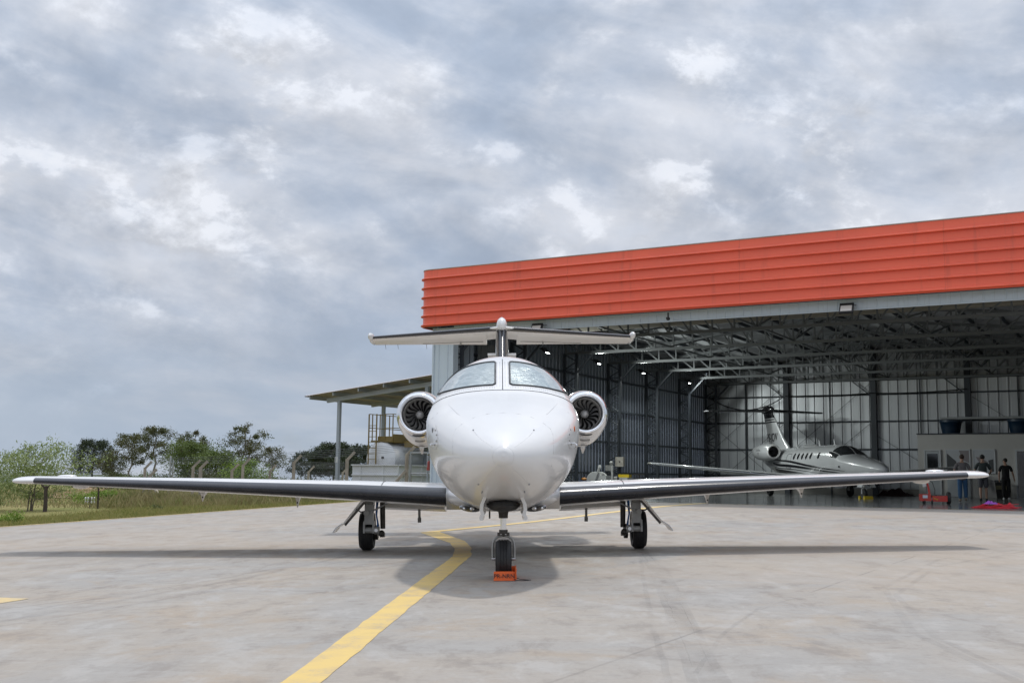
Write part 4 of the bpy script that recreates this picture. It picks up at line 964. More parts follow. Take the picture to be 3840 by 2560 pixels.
# airfoil lofts
def foil(u, tk_, camber=.02):
    """u from 0 (trailing edge, upper) over 0.5 (nose) to 1 (trailing edge, lower) -> chord fraction, height"""
    th_ = u * 2 * math.pi; x = .5 * (1 + math.cos(th_))
    yt = tk_ / .2 * (.2969 * math.sqrt(max(x, 0)) - .126 * x - .3516 * x * x + .2843 * x ** 3 - .1015 * x ** 4)
    yc = camber * 4 * x * (1 - x) * .8
    return x, yc + (yt if u < .5 else -yt)
def sect(st, us, off=0.0):
    x, yl, c, z, tk_, inc = st; out = []
    for u in us:
        a, b = foil(u, tk_)
        if off:
            a0, b0 = foil(u - .002, tk_); a1, b1 = foil(u + .002, tk_); nx, nz = -(b1 - b0), (a1 - a0); l = math.hypot(nx, nz) or 1
            a, b = a - nx / l * off / c, b - nz / l * off / c
        y = yl + a * c; zz_ = z + b * c - a * c * math.tan(inc)
        out.append(Vector((x, y, zz_)))
    return out
def lerp_st(sts, x):
    for a, b in zip(sts, sts[1:]):
        if x <= b[0] or b is sts[-1]:
            q = (x - a[0]) / (b[0] - a[0]); return tuple(p + (r_ - p) * q for p, r_ in zip(a, b))
US = [i / 56 for i in range(57)]
BACKD = M('engine interior shade', (.035, .035, .035), .6)  # near-black colour stands in for shade behind the fan and down the intake
WST = [(.45, 2.92, 2.2, .725, .145, R(1)), (.70, 2.95, 2.15, .738, .143, R(1)), (1.9, 3.13, 1.90, .80, .138, R(1)), (4.0, 3.48, 1.45, .885, .125, R(.5)), (6.32, 3.92, .90, .968, .115, 0)]
UB = [.5 + .084 * (i / 24 - .5) * 2 for i in range(25)]
def mir(v, sg): return Vector((v.x * sg, v.y, v.z))
for sg in (1, -1):
    wing = MB(); st_x = [.45, .7, 1.1, 1.5, 1.9, 2.4, 3.0, 3.6, 4.2, 4.8, 5.4, 6.0, 6.32]
    rings = [[mir(v, sg) for v in sect(lerp_st(WST, x), US)] for x in st_x]
    lst = lerp_st(WST, 6.32)
    for k in range(1, 9):     # rounded tip
        a = R(90 * k / 8); f = max(.01, math.cos(a)) ** .4
        s_ = (6.32 + .30 * math.sin(a), lst[1] + .9 * (1 - f) * .35, .9 * (.42 + .58 * f), lst[3], lst[4] * f / (.42 + .58 * f), 0)
        rings.append([mir(v, sg) for v in sect(s_, US)])
    wing.loft(rings, 0, False, True); wo = wing.build('wing', WHITE, jet, 50)
    bx_ = [.70] + [.9 + .2 * i for i in range(27)] + [6.27]
    MB().loft([[mir(v, sg) for v in sect(lerp_st(WST, x), UB, .005)] for x in bx_], closed=False).build('deicing_boot', BOOT, wo, 60)
    for k in range(8):        # raised lower boot sections
        x0 = 2.83 + k * .265; x1 = x0 + .25
        MB().loft([[mir(v, sg) for v in sect(lerp_st(WST, x), [.505 + .020 * i / 8 for i in range(9)], .009 if 0 < j < 3 else .004)] for j, x in enumerate((x0, x0 + .006, x1 - .006, x1))], closed=False).build('boot_section', BOOT, wo, 60)
    a, b = lerp_st(WST, 1.55), lerp_st(WST, 1.556)
    MB().path([mir(v, sg) for v in sect(a, [.30 + .12 * i / 10 for i in range(11)], .001)], .005, 4).build('panel_line', SEAL, wo)
    # flap hinge fairings
    for x, ln in ((4.18, .20), (2.86, .24)):
        s_ = lerp_st(WST, x); yt_ = s_[1] + s_[2] * .80; zt = s_[3] - .02
        m_ = MB().loft([[Vector((sg * x + dx * k, yt_ - .08 + (dy + .08) * k ** 1.4, zt - dz)) for dx, dy in ((-.062, -.12), (.062, -.12), (.05, .3), (-.05, .3))] for k, dz in ((1, -.05), (.66, .06), (.30, ln * .62), (.10, ln))], 0, False, True)
        m_.build('hinge_fairing', WHITE2, wo, 20); MB().ell((sg * x, yt_ - .085, zt - ln * .72), (.012, .012, .012), 8, 6).build('hinge_bolt', SEAL, wo)
    # nav light pad, fuel vent, drain masts
    s_ = lerp_st(WST, 5.72); MB().ell((sg * 5.72, s_[1] + .35, s_[3] - .055), (.11, .12, .035)).build('fuel_vent', WHITE2, wo)
    MB().ell((sg * 5.95, lerp_st(WST, 5.95)[1] + .4, 1.03), (.13, .1, .022)).build('wing_pad', WHITE, wo)
    MB().bar((sg * 1.19, 4.9, .60), (sg * 1.19, 4.95, .40), .035, .02).bar((sg * 1.19, 4.95, .41), (sg * 1.19, 4.97, .35), .05, .03).build('drain_mast', GEARG, wo, None)
    # flap, slightly drooped, under the trailing edge
    m_ = MB().loft([[Vector((sg * x, yl + a * c, z - b)) for a, b in ((0, -.03), (.35, -.05), (1, .06), (.98, .075), (.4, .05), (0, .03))] for x, yl, c, z in ((.82, 4.75, .55, .56), (1.7, 4.72, .5, .60))], 0, True, True); m_.build('flap', WHITE2, wo, 30)
# belly fairing between the wings, with landing lights
FAY = [1.55, 1.8, 2.1, 2.4, 2.7, 3.0, 3.6, 4.6, 5.4, 6.0, 6.6]
FAW = [.20, .38, .52, .62, .685, .72, .74, .74, .66, .48, .2]
FAB = [.63, .60, .582, .572, .567, .565, .563, .565, .60, .70, .85]
FAT = [.66, .72, .80, .88, .95, .98, 1.0, 1.0, .96, .9, .86]
rings = []
for i in range(52):
    y = 1.55 + i * .099; W_, b_, t_ = (pchip(FAY, a, y) for a in (FAW, FAB, FAT)); zc = .76 if y > 2.0 else .66 + (y - 1.55) * .22
    rr = []
    for k in range(48):
        a = 2 * math.pi * k / 48; c, s = math.cos(a), math.sin(a)
        rr.append(Vector((W_ * sp(c, .85), y, zc + ((t_ - zc) if s > 0 else (zc - b_)) * sp(s, .85))))
    rings.append(rr)
fair = MB().loft(rings, 0, True, True).build('belly_fairing', WHITE, jet, 60)
for sg in (1, -1):
    li = MB().ell((sg * .385, 1.93, .628), (.125, .14, .042), 20, 10, 0, Matrix.Rotation(sg * R(-8), 3, 'Y')).build('landing_light', GLASSD, fair)
    MB().ell((sg * .36, 1.83, .625), (.035, .05, .025)).ell((sg * .44, 1.85, .63), (.03, .045, .022)).build('bulb', CHROME, li)
    MB().loft([[Vector((sg * x, y, z)) for y, z in ((2.86, .92), (2.83, .84), (2.82, .745), (2.85, .66), (2.9, .585))] for x in (.44, .60, .705)], closed=False).build('root_cuff', ALU, fair, 60)
# tail
fz = [(2.2, 7.1, 2.7, .085), (2.6, 7.55, 2.35, .088), (3.0, 8.0, 2.0, .095), (3.45, 8.5, 1.62, .108), (3.66, 8.72, 1.45, .115)]
def fsect(st, us, off=0.0):
    z, yl, c, tk_ = st; out = []
    for u in us:
        a, b = foil(u, tk_ * 1.25, 0.0)
        out.append(Vector((b * c + (math.copysign(off, b) if off else 0), yl + a * c - (off if abs(u - .5) < .03 else 0), z)))
    return out
fin = MB().loft([fsect(s, US) for s in fz], 0, True, True).build('tail_fin', WHITE, jet, 50)
MB().loft([fsect(s, [.5 + .125 * (i / 20 - .5) * 2 for i in range(21)], .006) for s in fz[1:]], closed=False).build('deicing_boot', BOOT, fin, 60)
MB().loft([[Vector((x * k, 8.35 + .06 * abs(x) * 10, z)) for x, z in ((-.25, 3.13), (.25, 3.13))] for k in (1,)] + [[Vector((-.25, 8.8, 3.13)), Vector((.25, 8.8, 3.13))]], closed=False).box((0, 8.6, 3.125), (.5, .42, .035)).build('fin_tab', WHITE2, fin, None)
bul = [(8.52, .0, 3.68, .0), (8.54, .045, 3.685, .06), (8.60, .070, 3.69, .10), (8.72, .090, 3.70, .125), (9.0, .098, 3.70, .135), (9.8, .10, 3.66, .12), (10.3, .07, 3.6, .09), (10.6, .01, 3.57, .02)]
MB().loft([[Vector((w_ * math.cos(2 * math.pi * k / 28), y, z + h_ * math.sin(2 * math.pi * k / 28))) for k in range(28)] for y, w_, z, h_ in bul], 0, False, True).build('fin_bullet', WHITE, fin, 60)
MB().path([(0, 9.0, 3.83), (0, 9.0, 3.87)], [.02, .012], 8).build('beacon', M('clear beacon', (.7, .68, .66), .3), fin)
HST = [(.06, 8.70, .95, 3.64, .10, R(5)), (.28, 8.78, .98, 3.632, .10, R(5)), (.285, 8.78, 1.42, 3.632, .085, R(5)), (2.42, 9.36, .82, 3.555, .085, R(3.2))]
for sg in (1, -1):
    hx = [.06, .28, .285, .8, 1.4, 2.0, 2.42]
    ho = MB().loft([[mir(v, sg) for v in sect(lerp_st(HST, x), US)] for x in hx], 0, False, True).build('tailplane', WHITE2, jet, 50)
    MB().loft([[mir(v, sg) for v in sect(lerp_st(HST[2:], x), UB, .004)] for x in (.10, .5, 1.0, 1.5, 2.0, 2.4)], closed=False).build('deicing_boot', BOOT, ho, 60)
    MB().ell((sg * 2.43, 9.42, 3.575), (.055, .22, .065), 14, 10).ell((sg * 2.45, 9.9, 3.53), (.04, .4, .03), 14, 10).build('tip_cap', WHITE, ho)
    MB().path([mir(v, sg) for v in (Vector((.35, 9.82, 3.52)), Vector((1.5, 9.86, 3.49)))], .004, 4).build('hinge_line', SEAL, ho)
    MB().ell((sg * .78, 9.84, 3.49), (.02, .05, .03)).build('trim_hinge', GEARG, ho)
    for x in (1.45, 2.0, 2.24): MB().tube((sg * x, 10.17, 3.51), (sg * x, 10.3, 3.44), .004, .003, 4).build('static_wick', GEARD, ho)
# engines
for sg, nm in ((1, 'engine_nacelle'), (-1, 'engine_nacelle')):
    ex, ez = sg * 1.285, 1.948
    def nring(y, r_, dn, n=48): return [Vector((ex + r_ * math.cos(2 * math.pi * k / n), y, ez + (r_ if math.sin(2 * math.pi * k / n) > 0 else r_ + (dn - r_) * abs(math.sin(2 * math.pi * k / n)) ** .9) * math.sin(2 * math.pi * k / n))) for k in range(n)]
    nac = MB().loft([nring(*a) for a in ((6.10, .349, .362), (6.2, .362, .388), (6.4, .378, .43), (6.7, .386, .478), (7.1, .382, .488), (7.5, .35, .44), (7.9, .29, .335), (8.25, .225, .235), (8.25, .19, .20), (7.9, .18, .18))]).build(nm, WHITE, jet, 60)
    MB().loft([nring(*a) for a in ((6.10, .350, .363), (6.03, .336, .342), (5.97, .315, .317), (5.945, .293, .293), (5.95, .272, .272), (5.985, .252, .252), (6.05, .240, .240))]).build('inlet_lip', CHROME, nac, 70)
    MB().loft([nring(*a) for a in ((6.05, .240, .240), (6.2, .234, .234), (6.42, .234, .234))]).build('intake_duct', DUCT, nac, 50)
    MB().lathe([(.236, 6.42), (.0, 6.42)], Matrix.Translation((ex, 0, ez)), 24).build('fan_backing', BACKD, nac, None)  # disc coloured dark as the shade seen between the blades
    for k in range(16):
        a0 = 2 * math.pi * k / 16; rows = []
        for i in range(9):
            q = i / 8; r_ = .06 + .171 * q; sw = a0 + .55 * math.sin(q * 2.0) - .22 * q * q; wd = (.27 - .08 * q) * (.70 + .42 * q)
            rows.append([Vector((ex + r_ * math.cos(sw + wd * j), 6.24 + (j + .5) * .09 * (1 - .35 * q) - .02 * q, ez + r_ * math.sin(sw + wd * j))) for j in (-.5, -.25, 0, .25, .5)])
        MB().grid(rows).build('fan_blade', FANM, nac, 60)
    MB().lathe([(0, 6.12), (.02, 6.125), (.045, 6.15), (.062, 6.2), (.066, 6.26)], Matrix.Translation((ex, 0, ez)), 20).build('spinner', FANM, nac)
    MB().ell((ex, 6.02, ez - .325), (.10, .03, .022), 16, 8).build('intake_slot', SEAL, nac)
    for k in range(9): MB().box((ex + (k - 4) * .017, 6.275, ez - .407 + .002 * (k - 4) ** 2 * .3), (.008, .03, .035), Matrix.Rotation(R(-20), 3, 'X')).build('louvre', SEAL, nac, None)
    MB().path([(ex + .16 * math.cos(R(a)) * 1.1, 6.62, ez - .474 + .03 * (1 - math.sin(R(a)))) for a in range(50, 131, 8)], .004, 4).build('panel_line', SEAL, nac)
    MB().loft([[Vector((ex + sg * .0 + dx, 6.75 + dy, ez - .46 - dz)) for dx, dy in ((-.035, -.08), (.035, -.08), (.03, .1), (-.03, .1))] for dz, dx_ in ((0, 0), (.06, 0))] + [[Vector((ex + dx * .3, 6.8 + dy * .3, ez - .60)) for dx, dy in ((-.035, -.08), (.035, -.08), (.03, .1), (-.03, .1))]], 0, False, True).build('drain_mast', WHITE2, nac, 30)
    MB().loft([[Vector((sg * x, y, 1.95 + h_ * s)) for y, s in ((6.55, 0), (6.75, 1), (7.6, 1), (7.9, 0), (7.6, -1), (6.75, -1))] for x, h_ in ((.4, .10), (1.0, .075))], 0, False, False).build('pylon', WHITE, nac, 40)
# nose gear
ng = root('nose_gear', None, None); ng.parent = jet
WELL = M('dark wheel well', (.03, .03, .03), .7)
MB().ell((0, .05, .72), (.17, .62, .075), 20, 10).build('wheel_well', WELL, ng)
MB().bar((-.10, .02, .80), (-.06, .0, .69), .03, .05).bar((.10, .02, .80), (.06, .0, .69), .03, .05).bar((0, .3, .75), (0, .05, .69), .05, .05).box((0, 0, .715), (.14, .10, .09)).box((0, -.02, .66), (.10, .09, .05)).bar((-.13, -.1, .76), (-.03, -.02, .69), .02, .03).bar((.13, -.1, .76), (.03, -.02, .69), .02, .03).build('strut_housing', GEARD, ng, 30)
MB().tube((0, 0, .66), (0, 0, .585), .048, .045, 20).box((0, -.046, .625), (.036, .01, .016)).build('strut_collar', GEARD, ng)
MB().tube((0, 0, .60), (0, 0, .46), .030, .030, 20).build('oleo_strut', CHROME, ng)
MB().box((0, 0, .452), (.085, .08, .04)).ell((0, -.045, .425), (.016, .012, .016)).box((-.045, -.01, .43), (.03, .05, .03)).box((.045, -.01, .43), (.03, .05, .03)).build('steering_collar', GEARD, ng, 30)
MB().path([(-.104, 0, .175), (-.106, 0, .28), (-.102, 0, .345), (-.083, 0, .385), (-.048, 0, .408), (0, 0, .414), (.048, 0, .408), (.083, 0, .385), (.102, 0, .345), (.106, 0, .28), (.104, 0, .175)], .0125, 10, flat=1.4).build('fork', GEARG, ng)
MB().lathe([(.0, -.118), (.018, -.118), (.018, .118), (0, .118)], Matrix.Translation((0, 0, .19)) @ Matrix.Rotation(R(90), 4, 'Z'), 14).build('axle', ALU, ng)
def tyre(name, r_, w_, mat4, parent, grooves, chine=0.0):
    h_ = w_ / 2
    pr = [(r_ * .55, -h_ * .62), (r_ * .62, -h_ * .86), (r_ * .78, -h_), (r_ * .88 + chine, -h_ * .985), (r_ * .885 + chine * .6, -h_ * .9), (r_ * .95, -h_ * .74)]
    gx = sorted(grooves); last = -h_ * .62
    pr.append((r_ * .985, last))
    for g_ in gx: pr += [(r_ * .998, g_ * h_ - w_ * .03), (r_ * .972, g_ * h_ - w_ * .018), (r_ * .972, g_ * h_ + w_ * .018), (r_ * .998, g_ * h_ + w_ * .03)]
    pr += [(r_ * .985, h_ * .62), (r_ * .95, h_ * .74), (r_ * .885 + chine * .6, h_ * .9), (r_ * .88 + chine, h_ * .985), (r_ * .78, h_), (r_ * .62, h_ * .86), (r_ * .55, h_ * .62)]
    return MB().lathe(pr, mat4, 48).build(name, RUB, parent, 28)
W4 = Matrix.Translation((0, 0, .188)) @ Matrix.Rotation(R(90), 4, 'Z')
tyre('tyre', .188, .158, W4, ng, (-.34, 0, .34), .006)
MB().lathe([(.105, -.05), (.10, -.055), (.05, -.045), (.03, -.06), (.0, -.06)], W4, 24).lathe([(.105, .05), (.10, .055), (.05, .045), (.03, .06), (.0, .06)], W4, 24).build('rim', ALU, ng)
for sg in (1, -1):     # clamshell nose gear doors
    m_ = MB()
    for y0, y1 in ((-.48, .42),):
        prof = ((.190, .80), (.220, .735), (.226, .68), (.210, .635), (.230, .61), (.224, .582))
        m_.loft([[Vector((sg * (x - .034 * k), y, z)) for x, z in prof] for y, k in ((y0, 0), (y1, 0), (y1, 1), (y0, 1), (y0, 0))], closed=False)
    m_.build('gear_door', WHITE, ng, 30)
    MB().path([(sg * .10, -.15, .785), (sg * .13, -.2, .76), (sg * .178, -.25, .74), (sg * .196, -.3, .69), (sg * .192, -.3, .64)], .014, 8).build('door_hinge', WHITE2, ng)
# main gear
for sg in (1, -1):
    mg_ = root('main_gear', None, None); mg_.parent = jet; X = sg * 1.83; Yg = 4.35
    W4 = Matrix.Translation((X + sg * .03, Yg, .268)) @ Matrix.Rotation(R(90), 4, 'Z')
    tyre('tyre', .268, .19, W4, mg_, (-.42, -.14, .14, .42))
    MB().lathe([(.15, -sg * .075), (.145, -sg * .08), (.08, -sg * .04), (.06, -sg * .06), (0, -sg * .06)], W4, 28).build('rim', ALU, mg_)
    Xi = X - sg * .03
    MB().bar((Xi, Yg - .28, .72), (Xi, Yg - .30, .36), .118, .10).bar((Xi, Yg - .2, .76), (Xi, Yg - .28, .6), .12, .16).build('leg', GEARG, mg_, 25)
    MB().bar((Xi - .062, Yg - .31, .40), (Xi - .062, Yg - .32, .245), .026, .09).bar((Xi + .062, Yg - .31, .40), (Xi + .062, Yg - .32, .245), .026, .09).bar((Xi - .07, Yg - .31, .392), (Xi + .07, Yg - .31, .392), .05, .04).build('leg_fork', GEARG, mg_, 25)
    MB().tube((Xi - .075, Yg - .31, .285), (Xi + .075, Yg - .31, .285), .04, .04, 14).tube((Xi - sg * .07, Yg - .31, .285), (Xi - sg * .14, Yg - .31, .285), .052, .052, 16).bar((Xi, Yg - .3, .285), (Xi, Yg, .268), .07, .06).build('trailing_link', GEARG, mg_, 40)
    MB().tube((Xi - sg * .10, Yg - .365, .285), (Xi - sg * .10, Yg - .35, .285), .024, .024, 12).build('pivot_cap', ALU, mg_)
    MB().ell((Xi - sg * .165, Yg - .28, .24), (.045, .06, .045)).box((Xi - sg * .175, Yg - .25, .215), (.06, .1, .05)).lathe([(0, 0), (.10, 0), (.10, .05), (0, .05)], Matrix.Translation((Xi - sg * .09, Yg, .24)) @ Matrix.Rotation(R(90), 4, 'Z'), 18).build('brake', GEARD, mg_, 30)
    MB().tube((Xi - sg * .165, Yg - .20, .70), (Xi - sg * .17, Yg - .16, .30), .037, .034, 12).build('shock_strut', GEARD, mg_)
    MB().path([(Xi - sg * .10, Yg - .30, .68), (Xi - sg * .095, Yg - .33, .5), (Xi - sg * .115, Yg - .34, .40), (Xi - sg * .12, Yg - .34, .33)], .010, 7).path([(Xi - sg * .115, Yg - .28, .66), (Xi - sg * .10, Yg - .3, .48), (Xi - sg * .13, Yg - .31, .34)], .008, 7).build('hydraulic_hose', BLUEH, mg_)
    MB().tube((Xi - sg * .03, Yg - .36, .53), (Xi - sg * .27, Yg - .30, .655), .012, .012, 10).build('side_rod', ALU, mg_)
    MB().lathe([(0, -.02), (.038, -.02), (.038, .02), (0, .02)], Matrix.Translation((Xi + sg * .03, Yg - .36, .515)), 16).build('rod_lug', GEARG, mg_)
    d0, d1 = Vector((X + sg * .045, Yg - .30, .69)), Vector((X + sg * .29, Yg - .30, .38)); dn = Vector((X + sg * .42, Yg - .33, .26))
    MB().bar(d0, d1, .42, .014, Vector((.7 * sg, 0, .7))).build('gear_door', WHITE2, mg_, None)
    MB().bar(d0 + Vector((-sg * .03, -.17, -.03)), d1 + Vector((-sg * .02, -.17, -.02)), .03, .03).build('door_rib', GEARD, mg_, None)
    MB().loft([[Vector((p.x, p.y + dy, p.z)) + o_ for dy, o_ in ((-.2, Vector((0, 0, 0))), (.16, Vector((0, 0, 0))), (.16, Vector((sg * .01, 0, .012))), (-.2, Vector((sg * .01, 0, .012))))] for p in (d1, d1.lerp(dn, .55) + Vector((sg * .012, 0, .012)), dn)], 0, True, True).build('door_tip', WHITE, mg_, 30)
    MB().path([(X + sg * .14, Yg - .36, .57), (X + sg * .08, Yg - .36, .53), (X + sg * .0, Yg - .36, .535)], .010, 6).build('door_link', GEARD, mg_)
# antennae under the belly
MB().bar((-.16, 2.2, .60), (-.16, 2.25, .50), .02, .012).build('antenna', GEARD, jet, None)

# chock at the nose wheel
ck = root('wheel_chock', 'orange wheel chock lettered PR-NRN at the nose wheel', 'chock', mat4=jm @ Matrix.Translation((0, -.20, 0)))
MB().loft([[Vector((x, y, z)) for y, z in ((-.085, 0.004), (-.06, .088), (-.035, .088), (.02, .004))] for x in (-.095, .11)], 0, True, True).build('front_wedge', ORANGE, ck, 20)
MB().loft([[Vector((x, y, z)) for y, z in ((.40, .004), (.44, .10), (.46, .10), (.50, .004))] for x in (-.08, .125)], 0, True, True).build('rear_wedge', ORANGE, ck, 20)
MB().box((.118, .16, .06), (.012, .52, .1)).build('side_bar', ORANGE, ck, None)
tm = text_mesh('PR-NRN', .056, .0012); tm.materials.append(BLACK)
lt = inst('lettering', tm, ck, (.006, -.0755, .045), (R(73.5), 0, 0), (1.0, 1.0, 1))
rp_ = MB().path([(.11, -.02, .03), (.16, -.03, .012), (.22, -.06, .01), (.26, -.08, .01), (.235, -.12, .01), (.17, -.13, .01), (.115, -.12, .012), (.10, -.08, .02)], .0035, 6).build('rope', SEAL, ck)

# ---------------------------------------------------------------- the jet parked inside the hangar
J2 = root('business_jet', 'light grey business jet with black swoosh stripes parked inside the hangar', 'airplane', (15.4, 46.0, ZS + .006), R(5.57))
SILV = M('light grey aircraft paint', (.60, .61, .625), .25, 0, .1, 1, 0, 60, .8)
BLK = M('black aircraft paint', (.012, .012, .014), .25, 0, 0, 1, 0, 60, .8)
CY = [0, .02, .12, .4, .9, 1.6, 2.4, 2.95, 3.5, 4.1, 4.8, 6.5, 10.5, 12.5, 14.5, 16.0]
CW = [0, .06, .16, .32, .48, .63, .74, .78, .80, .80, .80, .80, .80, .66, .40, .12]
CZ = [1.22, 1.22, 1.22, 1.24, 1.30, 1.38, 1.48, 1.52, 1.55, 1.56, 1.56, 1.56, 1.58, 1.72, 1.92, 2.1]
CT = [1.22, 1.28, 1.36, 1.47, 1.58, 1.71, 1.83, 1.92, 2.18, 2.34, 2.39, 2.40, 2.40, 2.38, 2.32, 2.25]
CB = [1.22, 1.16, 1.08, .98, .88, .80, .76, .75, .74, .74, .74, .74, .76, 1.05, 1.50, 1.95]
def cj(y, th):
    W_, Zw, Zt, Zb = (pchip(CY, a, y) for a in (CW, CZ, CT, CB)); c, s = math.cos(th), math.sin(th)
    return Vector((W_ * sp(c, .98), y, Zw + ((Zt - Zw) if s >= 0 else (Zw - Zb)) * sp(s, .98)))
def cjn(y, th, off):
    p = cj(y, th); n_ = (cj(y, th + .01) - cj(y, th - .01)).cross(cj(y + .02, th) - cj(y - .02, th)).normalized()
    if n_.dot(p - Vector((0, y, 1.5))) < 0: n_.negate()
    return p + n_ * off
b2 = MB().loft([[cj(y, 2 * math.pi * k / 48) for k in range(48)] for y in [.005 + .02 * i for i in range(6)] + [.14 + .12 * i for i in range(40)] + [5 + .4 * i for i in range(28)]], 0, True, True).build('fuselage', SILV, J2, 60)
def patch(name, y0f, y1f, t0, t1, mat, off=.006, n=14, m=6, par=None):
    rows = []
    for i in range(n + 1):
        th_ = R(t0 + (t1 - t0) * i / n); rows.append([cjn(y0f(i / n) + (y1f(i / n) - y0f(i / n)) * j / m, th_, off) for j in range(m + 1)])
    return MB().grid(rows).build(name, mat, par or b2, 60)
patch('windscreen', lambda u: 2.97 + .26 * u * u, lambda u: 3.98 + .12 * u, 92, 141, DG); patch('windscreen', lambda u: 2.97 + .26 * u * u, lambda u: 3.98 + .12 * u, 88, 39, DG)
patch('side_window', lambda u: 3.32 + .1 * u, lambda u: 4.45 - .45 * u, 143, 162, DG); patch('side_window', lambda u: 3.32 + .1 * u, lambda u: 4.45 - .45 * u, 37, 18, DG)
for y in (5.5, 6.5, 7.05, 7.6, 8.15, 8.7):
    for sgn in (1, -1):
        rows = []
        for i in range(9):
            a = -1 + 2 * i / 8; hw = .13 * math.sqrt(max(0, 1 - a * a)) ** .8 + .004; th_ = 156 - a * 12
            rows.append([cjn(y + q * hw, R(th_ if sgn > 0 else 180 - th_), .005) for q in (-1, -.5, 0, .5, 1)])
        MB().grid(rows).build('cabin_window', DG, b2, 60)
MB().path([cjn(y, R(th_), .003) for y, th_ in ((9.1, 152), (9.1, 170), (9.1, 190), (9.15, 196), (9.7, 196), (9.75, 190), (9.75, 165), (9.72, 150), (9.65, 146), (9.2, 146))], .012, 4, close=True).build('door_seam', SEAL, b2)
for sgn in (1, -1):
    def sth(d): return R(d if sgn > 0 else 180 - d)
    for tab, wd in (([(2.6, 205), (4.5, 199), (6.3, 190), (8.0, 180), (9.6, 172), (11.6, 168)], 7.0), ([(3.2, 212), (5.0, 206), (7.0, 196), (8.8, 189), (10.2, 186), (11.9, 184)], 9.0), ([(4.6, 216), (6.4, 210), (8.4, 201), (10.2, 197), (11.6, 196)], 3.2), ([(5.0, 226), (7.0, 224), (9.0, 216), (10.6, 210), (11.8, 208)], 20)):
        rows = []
        for i in range(31):
            y, d = interp(tab, i / 30); w2 = wd * math.sin(math.pi * min(1, .08 + .92 * i / 30) * .75)
            rows.append([cjn(y, sth(d + w2 * (j / 4 - .5)), .004) for j in range(5)])
        MB().grid(rows).build('stripe', BLK, b2, 60)
    MB().ell(cjn(3.0, sth(190), .03), (.03, .06, .05)).build('probe', BLK, b2)
W2 = [(.6, 6.3, 2.9, .86, .14, R(1)), (1.6, 7.0, 2.3, .92, .13, R(1)), (7.75, 9.1, 1.0, 1.48, .11, 0)]
for sg in (1, -1):
    wo = MB().loft([[mir(v, sg) for v in sect(lerp_st(W2, x), US[::2])] for x in (.6, 1.6, 3, 4.5, 6, 7.2, 7.6, 7.75)], 0, False, True).build('wing', SILV, J2, 50)
    MB().loft([[mir(v, sg) for v in sect(lerp_st(W2, x), UB[4:-4], .006)] for x in (1.0, 1.6, 3, 4.5, 6, 7.7)], closed=False).build('leading_edge', CHROME, wo, 60)
    MB().ell((sg * 7.76, 9.4, 1.49), (.06, .4, .05)).build('tip_light', LENS, wo)
    ex, ez = sg * 1.12, 2.17
    nc = MB().lathe([(.36, 10.62), (.40, 10.8), (.44, 11.2), (.45, 11.8), (.40, 12.6), (.28, 13.3), (.24, 13.4), (.2, 13.1)], Matrix.Translation((ex, 0, ez)), 32, 0, False).build('engine_nacelle', SILV, J2, 60)
    MB().lathe([(.36, 10.62), (.345, 10.55), (.315, 10.53), (.285, 10.56), (.27, 10.65)], Matrix.Translation((ex, 0, ez)), 32, 0, False).build('inlet_lip', WHITE, nc, 60)
    MB().lathe([(.27, 10.65), (.26, 11.0), (.08, 11.0), (.05, 10.85), (0, 10.8)], Matrix.Translation((ex, 0, ez)), 24, 0, False).build('intake', BACKD, nc, 50)
    MB().box((sg * .8, 11.9, 2.1), (.6, 1.6, .14)).build('pylon', SILV, nc, None)
    for body_, dz, sz in (('CITATION', .09, .15), ('CJ4', -.09, .16)):
        tm = text_mesh(body_, sz, .002, .2); tm.materials.append(M('engraved grey', (.25, .25, .26), .4) if 'engraved grey' not in bpy.data.materials else bpy.data.materials['engraved grey'])
        inst('lettering', tm, nc, (ex + sg * .452, 11.75, ez + dz), (R(90), 0, R(90) if sg > 0 else R(-90)))
    mg2 = root('main_gear', None, None); mg2.parent = J2
    tyre('tyre', .28, .2, Matrix.Translation((sg * 2.0, 8.6, .28)) @ Matrix.Rotation(R(90), 4, 'Z'), mg2, (-.3, 0, .3)); MB().bar((sg * 1.9, 8.5, .3), (sg * 1.95, 8.4, .95), .12, .12).bar((sg * 2.2, 8.4, .45), (sg * 2.1, 8.4, .95), .02, .5).build('leg', GEARG, mg2, None)
f2 = [(2.2, 11.0, 3.4, .085), (2.9, 12.2, 2.5, .085), (3.7, 13.2, 1.9, .085), (4.05, 13.65, 1.65, .085)]
fin2 = MB().loft([fsect(s, US) for s in f2], 0, True, False).build('tail_fin', SILV, J2, 50)
MB().loft([fsect(s, US) for s in ((4.05, 13.65, 1.65, .086), (4.5, 14.25, 1.35, .10), (4.62, 14.4, 1.2, .06))], 0, False, True).build('fin_cap', BLK, fin2, 50)
for z0 in (3.80, 3.93): MB().loft([fsect((z, 13.2 + (z - 3.7) * 1.29, 1.9 - (z - 3.7) * .71, .0875), US) for z in (z0, z0 + .06)]).build('stripe', BLK, fin2, 50)
tm = text_mesh('PS-JCW', .62, .003); tm.materials.append(BLK)
lt = inst('lettering', tm, fin2, (-.135, 13.72, 2.98), (R(90), 0, R(-90)), (.82, 1, 1))
MB().ell((0, 14.75, 4.50), (.19, .95, .24), 16, 10).build('fin_bullet', BLK, fin2)
S2 = [(.08, 14.15, 1.4, 4.46, .12, R(2)), (3.25, 15.15, .7, 4.44, .12, R(2))]
